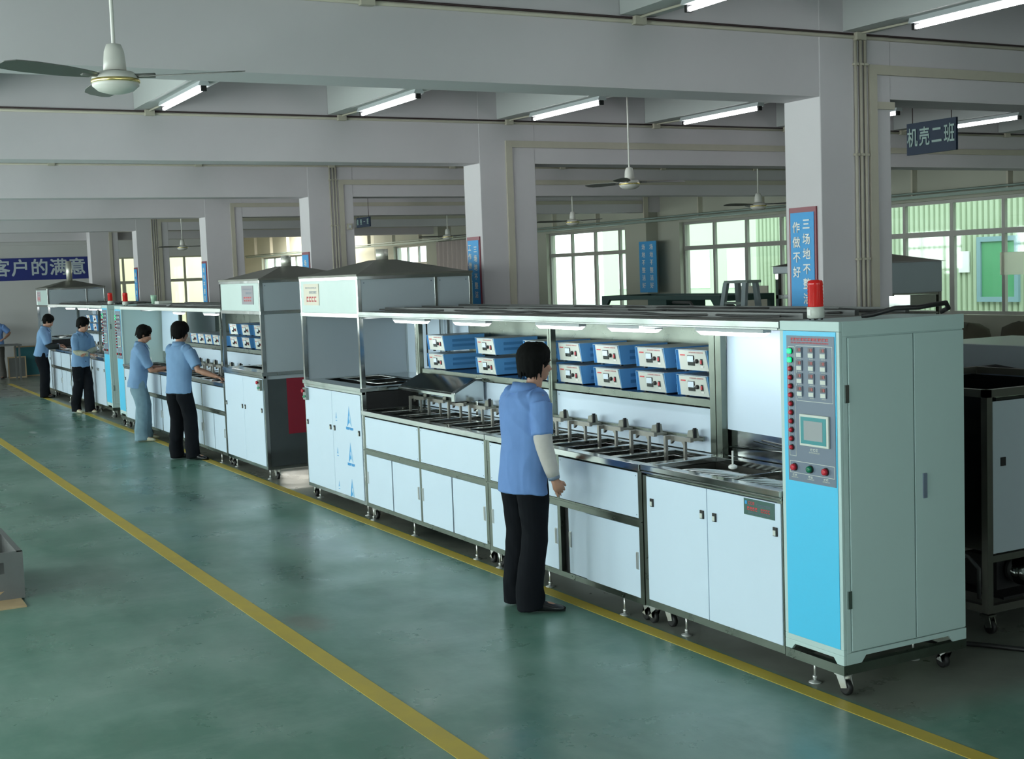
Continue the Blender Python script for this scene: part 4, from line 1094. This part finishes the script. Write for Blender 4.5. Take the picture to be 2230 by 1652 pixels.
    for q in (-1, 1):
        finish('eye', raw(Body().ell(H(q*.031,.076,.004), (.013*s,.007*s,.006*s), HM, 10, 6)), M_WHITE, root)
        o = root.children[-1]
        finish('iris', raw(Body().ell(H(q*.031,.0815,.004), (.0055*s,.003*s,.0055*s), HM, 8, 6)), M_HAIR, root).parent = root.children[-1] if False else root
    # --- hair: cap plus layered locks
    hr = Body()
    hr.ell(H(0,-.022,.045), (.094*s,.106*s,.098*s), HM, 20, 14).ell(H(0,-.050,-.005), (.087*s,.066*s,.082*s), HM, 20, 12)
    rd = random.Random(P.get('seed', 1)); L0 = P.get('hair', 1.)
    for k in range(150):
        az = rd.uniform(0, 2*pi); frontness = cos(az)   # az=0 is the face side
        end = (1.15 if frontness > .6 else 1.75 if frontness > .05 else 2.22*L0 + rd.uniform(-.16,.2))
        if frontness > .6: end = 1.2 + rd.uniform(-.12,.12)
        e0 = rd.uniform(.05,.5)+.3; pts = []; rr = []
        for q in range(6):
            e = e0 + (end-e0)*q/5; r_ = 1.02+.03*rd.random()+(.02*q/5)
            bulge = 1.0 if e < 1.57 else 1.0-(e-1.57)*.16
            zz = cos(e)*.109 if e < 1.57 else -(e-1.57)*.16
            rx = sin(min(e, 1.57))*(.097+.006*rd.random())*r_*bulge; ry = sin(min(e, 1.57))*.110*r_*bulge
            sw_ = .12*sin(q*.9+k)
            pts.append(H(rx*sin(az+sw_*.3), -.022+ry*cos(az+sw_*.3)*(1 if frontness < .6 else .97), .045+zz)); rr.append((.013,.015,.014,.012,.009,.004)[q]*s)
        hr.et(pts, rr, [x*.6 for x in rr], HM @ V(cos(az), -sin(az), 0), 6)
    hmesh = voxel(hr, .0055 if not small else .008, 1, 'hair') if not small else raw(hr)
    finish('hair', hmesh, M_HAIR, root)
    # --- shirt
    sh_ = Body()
    z0 = P.get('hem', -.11)
    ys = P.get('shirt_w', 1.)
    D = lambda d, o=0: T(d)+fw*o
    sh_.et([D(z0,-.005), D(z0+.06,-.005), D(.06,0), D(.18,0), D(.30,.0), D(.40,-.002), D(.465,-.006), D(.505,-.008), D(.53,-.01)],
           [x*s*ys for x in (.190,.188,.178,.176,.190,.196,.178,.115,.070)], [x*s*ys for x in (.135,.134,.128,.126,.132,.128,.105,.078,.064)], X, 24)
    for i in (0, 1):
        sh = (shl, shr)[i]; q = (-1, 1)[i]; sl = P.get('sleeve', .82); e = sh+(elb[i]-sh)*sl
        sh_.et([T(.42)+V(q*.08,0,0), T(.465)+V(q*.15,0,-.005), sh+(elb[i]-sh)*.12, sh+(elb[i]-sh)*.45, e], [.075*s,.080*s,.078*s,.074*s,.072*s], [.085*s,.080*s,.076*s,.070*s,.066*s], V(0,0,1) if abs((elb[i]-sh).normalized().z) < .6 else X, 16)
    for i in (0, 1):
        q = (-1, 1)[i]; sh = (shl, shr)[i]
        sh_.ell(sh+V(-q*.018,0,-.024), (.070*s,.078*s,.072*s)).ell(T(.435)+V(q*.10*s,0,0), (.09*s,.088*s,.066*s))
    sm = voxel(sh_, vx, 4, 'shirt'); folds(sm, P.get('fold', .013), P.get('seed', 1)*3.7)
    so = finish('shirt', sm, P.get('shirt', M_SHIRT), root)
    cl = Body(); m_ = 20; ring = []
    for k in range(m_+1):
        a = pi/2 + .35 + (2*pi-.7)*k/m_
        ring.append((cos(a), sin(a)))
    for (u0, u1, r0, r1) in ((.492,.562,.090,.070),):
        vs = []
        for (c_, s_) in ring:
            for uu, rr_ in ((u0,r0+.008),(u1,r1+.006),(u1-.004,r1),(u0,r0)):
                vs.append(T(uu)+V(c_*rr_*s, 0, 0)+fw*(s_*rr_*s*1.0-.008) + V(0,0,-.018*max(0, s_)))
        fs = []
        for k in range(m_):
            for j in range(4): fs.append((k*4+j, k*4+(j+1)%4, k*4+4+(j+1)%4, k*4+4+j))
        fs += [(0,1,2,3), (m_*4+3, m_*4+2, m_*4+1, m_*4)]
        cl.add(vs, fs, True)
    # collar points lying on the chest
    for q in (-1, 1):
        c0 = T(.535)+fw*.055+V(q*.03,0,0)
        cl.add([c0+V(q*.025,0,.0), c0+V(-q*.022,.012,-.005), c0+V(q*.035,.045,-.085), c0+V(q*.055,.018,-.03), c0+V(q*.025,.006,.002), c0+V(-q*.022,.018,-.003), c0+V(q*.035,.052,-.083), c0+V(q*.055,.024,-.028)], [(0,1,2,3),(7,6,5,4),(0,4,5,1),(1,5,6,2),(2,6,7,3),(3,7,4,0)])
    finish('collar', raw(cl), P.get('shirt', M_SHIRT), root).parent = root
    # --- trousers
    tr = Body()
    tr.et([pel+V(0,0,.10*s)+t*0, pel+V(0,0,.03), pel-V(0,0,.05), pel-V(0,0,.10)], [.150*s,.165*s,.168*s,.13*s], [.105*s,.118*s,.122*s,.10*s], X, 20)
    for i in (0, 1):
        fd = (fl[i][1]-fl[i][0]).normalized(); a = ank[i]
        bot = a - V(0,0,.060) + fd*.012
        tr.et([hips[i]+V(0,0,.03), hips[i]-V(0,0,.12), knees[i]+(hips[i]-knees[i])*.4, knees[i], knees[i]+(a-knees[i])*.45, a+V(0,0,.08), bot], [x*s for x in (.088,.098,.092,.083,.082,.082,.082)], [x*s for x in (.098,.108,.098,.088,.088,.090,.100)], X, 18)
    tm = voxel(tr, vx, 4, 'trousers'); folds(tm, P.get('tfold', .012), P.get('seed', 1)*1.9+5)
    finish('trousers', tm, P.get('trousers', M_TROU), root)
    # --- shoes
    for i in (0, 1):
        he, to = fl[i]; d = (to-he).normalized(); L = (to-he).length; sb = Body(); sx = d.cross(V(0,0,1))
        pr = [(-.0,.030,.028),(.08,.036,.040),(.3,.034,.046),(.5,.040,.036),(.72,.047,.026),(.9,.040,.020),(1.0,.018,.013)]
        sb.et([he+d*L*u+V(0,0,h_+.002) for u, w_, h_ in pr], [w_ for u, w_, h_ in pr], [h_ for u, w_, h_ in pr], sx, 14)
        me_ = raw(sb)
        for v in me_.vertices:
            if v.co.z < .006: v.co.z = .003
        finish('shoe', me_, P.get('shoe', M_SHOE), root)
    # --- protective arm sleeves
    for i, mm in P.get('cuffs', []):
        a, c = elb[i], wri[i]; u = (c-a); sh = (shl, shr)[i]
        ax = V(0,0,1) if abs(u.normalized().z) < .6 else X
        cm = raw(Body().et([a+(sh-a)*.28, a+(sh-a)*.1, a+u*.1, a+u*.4, a+u*.7, a+u*.88], [x*s for x in (.056,.058,.056,.052,.046,.040)], None, ax, 18))
        folds(cm, .008, 9.)
        o = finish('arm_sleeve', cm, mm, root)
        finish('sleeve_band', raw(Body().et([a+u*.86, a+u*.97], [.041*s,.038*s], None, ax, 18)), M_SLATE if mm != M_BLACK else M_BLACK, root)
    return root
M_PATT = mat('patterned_sleeve', (.42,.42,.33), .8, noise=(45, .45, 0))
M_BLKSL = mat('black_sleeve', (.010,.016,.018), .85)
person('person standing nearest in a blue shirt, black trousers and grey arm sleeve', (-2.50,-.42,0), (-.12, 1.), dict(
    h=1.70, nf=.068, lean=.07, vox=.007, hair=1.03, turn=-.10, nod=.06, seed=2, hem=-.15, shirt_w=1.02,
    feet=[((-2.66,-.47,0),(-2.72,-.21,0)), ((-2.46,-.49,0),(-2.31,-.25,0))],
    elbow=[(-2.74,-.38,1.12),(-2.27,-.40,1.12)], wrist=[(-2.72,-.22,.92),(-2.25,-.335,.875)], hand=[(-2.70,-.14,.87),(-2.245,-.29,.79)],
    palm=[(1,0,0),(-1,.3,0)], curl=[.6,.8], thumb=[1,-1], cuffs=[(0, M_CUFF), (1, M_CUFF)]))
person('person in blue shirt and black trousers reaching over the middle machine', (-11.56,-.30,0), (-.45, .9), dict(
    h=1.70, lean=.08, vox=.009, hair=1.0, nod=.15, seed=4, hem=-.09, py=-.01, fold=.010,
    shirt=M_SHIRT2,
    feet=[((-11.74,-.40,0),(-11.70,-.13,0)), ((-11.52,-.24,0),(-11.30,-.06,0))],
    elbow=[(-11.72,-.05,1.12),(-11.24,-.14,1.13)], wrist=[(-11.62,.10,1.07),(-11.10,.05,1.05)], hand=[(-11.58,.17,1.04),(-11.08,.13,1.02)],
    palm=[(0,0,-1),(0,0,-1)], curl=[.5,.5], shoe=M_SHOE))
person('person in a blue shirt, faded jeans and cream shoes, head bowed at a machine', (-14.05,-.24,0), (.35, .93), dict(
    h=1.62, lean=.14, vox=.009, hair=.97, nod=.38, seed=6, hem=-.13, py=-.01, shirt_w=1.03, tfold=.016, trousers=M_JEANS,
    shirt=M_SHIRT2,
    feet=[((-14.20,-.20,0),(-14.16,.04,0)), ((-13.96,-.33,0),(-13.84,-.10,0))],
    elbow=[(-14.22,-.06,1.02),(-13.86,-.10,1.00)], wrist=[(-14.10,.10,1.03),(-13.88,.10,1.02)], hand=[(-14.07,.17,1.03),(-13.90,.17,1.02)],
    palm=[(0,0,-1),(0,0,-1)], curl=[.7,.7], shoe=M_SHOEW))
person('person leaning at the farthest machine, arms folded in patterned sleeves', (-19.12,-.10,0), (.80, .60), dict(
    h=1.66, lean=.10, vox=.010, hair=.95, nod=.35, turn=.15, seed=8, hem=-.08, py=.02, shirt=M_SHIRT2,
    feet=[((-19.12,-.02,0),(-18.95,.10,0)), ((-19.32,-.20,0),(-19.08,-.12,0))],
    elbow=[(-19.12,.14,1.10),(-18.98,-.18,1.08)], wrist=[(-18.90,-.02,1.06),(-18.86,.04,1.04)], hand=[(-18.85,-.08,1.05),(-18.84,.11,1.03)],
    palm=[(0,0,-1),(0,0,-1)], curl=[.5,.5], shoe=M_SHOEW, cuffs=[(0, M_PATT), (1, M_PATT)]))
person('person with long black arm sleeves bending over the farthest machine', (-23.22,-.08,0), (.40, .92), dict(
    h=1.68, lean=.20, vox=.010, hair=.93, nod=.55, seed=10, hem=-.07, py=-.01, shirt=M_SHIRT2,
    feet=[((-23.36,-.10,0),(-23.30,.14,0)), ((-23.18,-.14,0),(-23.06,.09,0))],
    elbow=[(-23.40,.08,1.05),(-22.98,.02,1.04)], wrist=[(-23.2,.26,1.06),(-22.96,.24,1.04)], hand=[(-23.17,.33,1.06),(-22.96,.32,1.03)],
    palm=[(0,0,-1),(0,0,-1)], curl=[.6,.6], shoe=M_SHOE, cuffs=[(0, M_BLKSL), (1, M_BLKSL)]))
person('person in grey trousers at a small table, cut off by the left edge', (-30.3,-.02,0), (.75, -.66), dict(
    h=1.64, lean=.06, vox=.010, hair=.95, nod=.3, seed=12, hem=-.05, trousers=mat('grey_trousers', (.07,.065,.06), .85), shirt=M_SHIRT,
    feet=[((-30.32,.10,0),(-30.12,.0,0)), ((-30.45,-.10,0),(-30.28,-.26,0))],
    elbow=[(-30.2,.28,1.14),(-30.42,-.26,1.12)], wrist=[(-30.0,.12,1.02),(-30.1,-.22,1.0)], hand=[(-29.96,.05,1.0),(-30.03,-.17,1.0)],
    palm=[(0,0,-1),(0,0,-1)], curl=[.5,.5], shoe=M_SHOE))

bpy.data.scenes.remove(TMP)
# ---------------------------------------------------------------- other things in the hall
# grey sheet metal frame on cardboard, left edge
tag(MB().box(-6.1,-4.66,-3.95,-3.22,.0,.012).build('cardboard_sheet', M_CARD), 'flat cardboard sheet on the green floor at the left edge', 'cardboard')
t = thing('metal_tray', 'open grey sheet metal box with cut out sides standing on cardboard at the left edge', 'metal box', (-5.4,-3.5,.012))
z0, z1, xa, xb, ya, yb = .012, .345, -6.0, -4.92, -3.85, -3.19
def holed(p0, p1, axis, q, hole, th=.003):
    """sheet in a plane with one rectangular hole; p0,p1 along, hole (a,b,z0,z1)"""
    mb = MB(); a, b_, h0, h1 = hole
    def bx(u0, u1, w0, w1):
        mb.box(u0, u1, q, q+th, w0, w1) if axis == 'x' else mb.box(q, q+th, u0, u1, w0, w1)
    bx(p0, p1, h1, z1); bx(p0, p1, z0, h0); bx(p0, a, h0, h1); bx(b_, p1, h0, h1)
    return mb
mb = holed(ya, yb, 'y', xb, (ya+.14, yb-.13, .20, .28)); mb.build('side_sheet', M_SHEET, t)
mb = MB().prism([(yb-.20,z0+.02),(yb-.14,.0+.075),(ya+.14,.075),(ya+.08,z0+.02)], 'x', xb+.003, xb+.0045); mb.build('skirt_cutout', M_CARD, t)
MB().box(xa, xb, yb-.003, yb, z0, z1).build('side_sheet', M_SHEET, t)
MB().box(xa, xb, ya, ya+.003, z0, z1).build('side_sheet', M_SHEET, t)
MB().box(xa, xa+.003, ya, yb, z0, z1).build('side_sheet', M_SHEET, t)
MB().box(xa, xb, ya, yb, .10, .103).build('tray_floor', M_SHEET, t)
MB().box(xa, xb, yb-.04, yb, z1, z1+.003).box(xb-.03, xb, ya, yb, z1, z1+.003).box(xa, xb, ya, ya+.04, z1, z1+.003).build('flange', M_SHEET, t)
# small table and framed screens by the far wall
t = thing('work_table', 'small work table by the banner wall at the left edge', 'table', (-29.8,.1,0))
MB().box(-30.05,-29.3,-.75,.42,.85,.88).build('table_top', M_SHEET, t)
for xx in (-30.0,-29.35):
    for yy in (-.7,.36): MB().box(xx-.02,xx+.02,yy-.02,yy+.02,0,.85).build('leg', M_SHEET, t)
def framed(label, y0, y1, h, x, fill):
    t = thing('framed_screen', label, 'framed screen', (x,(y0+y1)/2,0), 'wood framed screens by the far wall')
    mb = MB()
    for (a, b_, c, d) in ((y0,y1,.0,.03),(y0,y1,h-.03,h),(y0,y0+.03,.03,h-.03),(y1-.03,y1,.03,h-.03)): mb.box(x-.015, x+.015, a, b_, c, d)
    mb.build('frame', mat('pale_wood', (.45,.33,.20), .6), t)
    MB().box(x-.004, x+.004, y0+.03, y1-.03, .03, h-.03).build('mesh_screen', fill, t)
framed('wood framed grey screen leaning near the table at the far wall', .20, .64, .54, -30.3, M_SHEET)
framed('larger wood framed teal screen standing behind the grey one', .42, 1.10, .78, -30.7, mat('teal_mesh', (.03,.16,.20), .6))
# bright radiator-like locker frame behind the partition glass
# second row of equipment behind the machines --------------------------------
def back_unit(label, x0, x1, y0, y1, z1):
    t = thing('hooded_machine', label, 'machine', ((x0+x1)/2,(y0+y1)/2,0))
    fr = MB()
    for xx in (x0, x1-.045):
        for yy in (y0, y1-.045): fr.box(xx, xx+.045, yy, yy+.045, 0, z1)
    for zz in (.12, 1.0, 1.8, z1-.04): fr.box(x0, x1, y0, y0+.04, zz, zz+.04).box(x0, x1, y1-.04, y1, zz, zz+.04).box(x0, x0+.04, y0, y1, zz, zz+.04).box(x1-.04, x1, y0, y1, zz, zz+.04)
    fr.build('frame', M_STEEL, t)
    return t
t = back_unit('stainless hooded machine behind the nearest column with a grey hood box', -6.75, -5.4, 5.27, 6.44, 2.16)
MB().box(-5.43,-5.39,5.25,6.44,1.83,2.17).box(-6.77,-5.43,5.25,5.27,2.08,2.17).build('hood_box', M_PANELG, t, bevel=.01)
MB().hexa([(-6.79,5.22,2.16),(-5.36,5.22,2.16),(-5.36,6.48,2.16),(-6.79,6.48,2.16),(-6.2,5.7,2.28),(-5.9,5.7,2.28),(-5.9,6.0,2.28),(-6.2,6.0,2.28)]).build('hood_roof', M_STEELD, t)
MB().box(-6.7,-5.45,5.28,5.29,.16,1.0).build('front_panel', M_PANELG, t)
MB().box(-6.7,-5.45,5.6,5.62,1.05,2.1).build('inner_shade_panel', mat('brown_shadow_steel', (.07,.06,.05), .4, .5), t)  # dark brown sheet stands for the shade inside the open machine
for k in range(5): MB().tube([(-6.6+.24*k,5.36,1.2),(-6.6+.24*k,5.36,1.9)], .035 if k % 2 else .02, 10).build('pipe', M_STEEL, t)
tag(MB().lathe((-4.85,4.7,1.74), [(.10,0),(.13,.01),(.13,.05),(.12,.055),(.13,.06),(.13,.10),(.12,.105),(.13,.11),(.12,.14)], 24).build('amber_roll', M_GOLD), 'amber roll of tape lying on a shelf behind the nearest column', 'roll')
t = thing('shelf_stand', 'low dark stand carrying the amber roll behind the nearest column', 'stand', (-4.8,4.7,0))
MB().box(-5.2,-4.4,4.5,4.9,1.72,1.74).build('top', M_SHEET, t)
for xx in (-5.18,-4.44):
    for yy in (4.52,4.86): MB().box(xx,xx+.03,yy,yy+.03,0,1.72).build('leg', M_SHEET, t)
# green steel frame seen over the near machine's roof
t = thing('steel_rack', 'dark green steel frame standing behind the nearest machine before the windows', 'steel rack', (-8.6,5.0,0))
fr = MB().box(-9.9,-7.36,4.95,5.02,1.80,1.85).box(-9.9,-7.36,5.7,5.76,1.80,1.85).box(-9.9,-9.84,4.95,5.76,1.78,1.85).box(-7.42,-7.36,4.95,5.76,1.78,1.85)
for xx in (-9.9,-7.42):
    for yy in (4.95,5.70): fr.box(xx, xx+.06, yy, yy+.06, 0, 1.80)
for xx, s_ in ((-9.84,1),(-7.42,-1)): fr.prism([(xx,1.80),(xx+s_*.12,1.80),(xx,1.66)], 'y', 4.95, 4.99)
fr.build('frame', M_DGREEN, t)
MB().box(-9.4,-7.9,5.1,5.6,1.60,1.70).box(-8.9,-8.5,5.0,5.6,1.60,1.80).build('carriage', M_DGREEN, t)
MB().tube([(-8.1,5.1,1.62),(-8.1,5.1,1.72),(-8.14,5.1,1.76),(-8.5,5.1,1.76)], .02, 8).build('bent_pipe', M_SHEET, t)
MB().lathe((-7.65,5.3,1.60),[(.12,0),(.12,.06),(.08,.12),(.03,.14)],20).build('drum', M_BLACK, t)
t = thing('panel_board', 'pale board standing upright behind the green steel frame', 'board', (-9.5,7.2,0))
MB().box(-9.80,-9.20,7.18,7.20,.9,1.90).build('board', M_WALLC, t); MB().box(-9.7,-9.66,7.2,7.5,0,.95).box(-9.34,-9.30,7.2,7.5,0,.95).build('leg', M_SHEET, t)
t = thing('step_ladder', 'grey aluminium step ladder with splayed legs behind the nearest machine', 'ladder', (-7.0,5.0,0))
mb = MB().box(-7.24,-6.82,4.92,5.12,1.99,2.02); mb.build('top_step', M_DUCT, t)
for (xt, xb_, yt, yb_) in ((-7.22,-7.45,4.94,4.70),(-6.88,-6.78,4.94,4.70),(-7.22,-7.45,5.1,5.42),(-6.90,-6.86,5.1,5.35)):
    MB().hexa([(xb_-.035,yb_-.02,0),(xb_+.035,yb_-.02,0),(xb_+.035,yb_+.02,0),(xb_-.035,yb_+.02,0),(xt-.035,yt-.02,2),(xt+.035,yt-.02,2),(xt+.035,yt+.02,2),(xt-.035,yt+.02,2)]).build('rail', mat('ladder_aluminium', (.32,.38,.40), .4, .4), t)
for k in range(5): MB().box(-7.38+.03*k,-6.86-.01*k,4.74+.04*k,4.80+.04*k,.35*(k+1),.35*(k+1)+.03).build('step', M_DUCT, t)
# right edge: open dark tank frame on casters
t = thing('open_tank', 'open topped dark steel tank frame on casters right of the nearest control cabinet', 'tank', (-.95,2.0,0))
xa, xb, ya, yb, zt = -1.62, -.38, 1.46, 2.75, 1.43
fr = MB()
for xx in (xa, xb-.045):
    for yy in (ya, yb-.045): fr.box(xx, xx+.045, yy, yy+.045, .12, zt)
for zz in (.12, zt-.045): fr.box(xa, xb, ya, ya+.04, zz, zz+.045).box(xa, xb, yb-.04, yb, zz, zz+.045).box(xa, xa+.04, ya, yb, zz, zz+.045).box(xb-.04, xb, ya, yb, zz, zz+.045)
fr.box(xb-.04, xb, ya, yb, .42, .46)
fr.build('frame', mat('dull_frame_steel', (.16,.16,.14), .4, .8), t)
MB().box(xb-.012, xb-.002, ya+.05, yb-.05, .47, 1.36).build('side_panel', M_PANELG, t, bevel=.002)
MB().box(xb-.002, xb+.004, ya+.11, ya+.15, .98, 1.03).build('latch', M_BLACK, t)
MB().box(xa+.01, xb-.02, ya+.10, ya+.11, .46, 1.38).box(xa+.01, xb-.02, ya+.1, yb-.05, .46, .47).box(xa+.01, xa+.02, ya+.1, yb-.05, .46, 1.38).box(xa+.01, xb-.02, yb-.06, yb-.05, .46, 1.38).box(xb-.03, xb-.02, ya+.1, yb-.05, .46, 1.38).build('inner_tank', M_BLACKG, t)
MB().lathe((xb-.09, ya+.42, .30), [(.03,-.1),(.075,-.09),(.085,-.03),(.085,.0),(.06,.03),(.045,.06)], 22, 'x').build('motor', M_STEEL, t)
MB().box(xb-.5, xb-.06, ya+.2, ya+.9, .165, .18).box(xb-.45, xb-.2, ya+.3, ya+.6, .18, .38).build('pump_base', M_BLACK, t)
MB().tube([(xa+.2,ya+.06,.20),(xa+.2,ya+.06,.42),(xa+.3,ya+.06,.44),(xb-.2,ya+.06,.42),(xb-.12,ya+.06,.36),(xb-.12,ya+.06,.18)], .012, 8).build('drain_pipe', M_SHEET, t)
for (cx, cy) in ((xb-.03, ya+.03), (xa+.05, ya+.04), (xb-.05, yb-.05)):
    w_, f_ = MB(), MB(); caster(w_, f_, cx, cy, 1); c = f_.build('caster', M_STEEL, t); w_.build('wheel', M_BLACK, c)
tag(MB().tube([(-.6,.95,.02),(-.2,1.25,.015),(.15,1.45,.015),(.5,1.55,.015),(.9,1.9,.015)], .014, 8).build('hose', M_BLACK), 'dark hose lying on the floor right of the nearest control cabinet', 'hose')
# panelled box machine behind the open tank
t = thing('box_machine', 'low pale panelled machine top behind the open tank at the right edge', 'machine', (-1.6,3.6,0))
MB().box(-2.55,-.55,3.2,4.2,1.36,1.545).build('top_box', M_PANELG, t, bevel=.006)
MB().box(-2.5,-.6,3.24,4.16,.12,1.30).build('carcass', M_SHEET, t)
MB().box(-2.56,-.54,3.18,4.2,1.29,1.34).build('rim', M_SLATE, t)
for xx in (-2.4,-.7):
    for yy in (3.3,4.1): MB().box(xx-.03,xx+.03,yy-.03,yy+.03,0,.12).build('foot', M_BLACK, t)
tag(MB().tube([(-2.0,3.15,1.35),(-1.9,3.12,1.38),(-1.75,3.10,1.40),(-1.5,3.10,1.375),(-1.1,3.10,1.365),(-.7,3.12,1.36)], .014, 8).build('power_cable', M_BLACK), 'black cable hanging along the pale box machine at the right edge', 'cable')
# sacks under the right windows
r = random.Random(3)
for k in range(6):
    b = Body().ell((-9.9+.70*k, 9.6+r.uniform(-.1,.1), .65), (.31+r.uniform(-.02,.02), .30, .65+r.uniform(-.04,.03)))
    me = raw(b); folds(me, .09, k*2.)
    zmin = min(v.co.z for v in me.vertices); me.transform(Matrix.Translation((0,0,-zmin)))
    me.materials.append(mat('brown_sack', (.10,.09,.065), .95)); me.polygons.foreach_set('use_smooth', [True]*len(me.polygons))
    o = bpy.data.objects.new('sack', me); COL.objects.link(o)
    tag(o, 'brown sack in the row on the floor under the right windows, %s from the left' % ['first','second','third','fourth','fifth','last'][k], 'sack', 'brown sacks under the windows')
# curtain by the far end of the window wall
mb = MB(); pts = []
for k in range(61): pts.append((-26.05+.045*k, 10.25+.035*sin(k*1.1)))
mb.add([(x, y, 0.1) for x, y in pts]+[(x, y, 3.06) for x, y in pts]+[(x, y+.01, 0.1) for x, y in pts]+[(x, y+.01, 3.06) for x, y in pts],
       [(k, k+1, 62+k, 61+k) for k in range(60)]+[(122+k+1, 122+k, 183+k, 184+k) for k in range(60)]+[(61+k,62+k,184+k,183+k) for k in range(60)]+[(k+1,k,122+k,123+k) for k in range(60)], True)
tag(mb.build('curtain', M_CURT), 'tall pinkish curtain hanging at the far end of the window wall', 'curtain')
# red drape seen between the near and middle machines
# ---------------------------------------------------------------- outside
M_GROUND = mat('outdoor_concrete', (.5,.52,.5), .9)
struct('trim_90', MB().box(-80, 40, YB, 60, -.2, -.02), M_GROUND)
t = thing('corrugated_building', 'pale green corrugated building outside the right windows', 'building', (-8,15,0))
mb = MB(); n = 190; x0, x1 = -19.0, 6.0; prof = []
for k in range(n):
    a = x0+(x1-x0)*k/n; w_ = (x1-x0)/n
    prof += [(a,15.0),(a+w_*.55,15.0),(a+w_*.7,15.05),(a+w_*.85,15.05)]
prof += [(x1,15.0),(x1,15.2),(x0,15.2)]
mb.prism(prof, 'z', 0, 7)
mb.build('corrugated_wall', M_CORR, t)
wd = MB().frame(-12.55,-11.6,1.35,2.55,14.94,15.0,.09).build('building_window', mat('blue_grey_frame', (.20,.32,.36), .5), t)
MB().box(-12.46,-11.69,14.975,14.99,1.44,2.46).build('pane', mat('green_pane', (.10,.32,.16), .15), wd)
MB().box(-13.0,-12.75,14.96,14.985,1.9,2.3).build('meter_box', M_WHITE, t)
t = thing('distant_building', 'washed out pale building beyond the two bright windows', 'building', (-38,32,0))
MB().box(-52,-27,32,38,0,4.2).build('wall', M_CORR, t)
for k in range(8): MB().box(-50.5+2.9*k,-48.9+2.9*k,31.95,32,1.2,2.9).build('window', M_WHITE, t)
tag(MB().box(-8.30,-7.72,YW+.08,YW+.083,1.92,2.24).build('paper_sheet', M_PAPER), 'white sheet of paper on the glass at the right edge of the photo', 'paper')
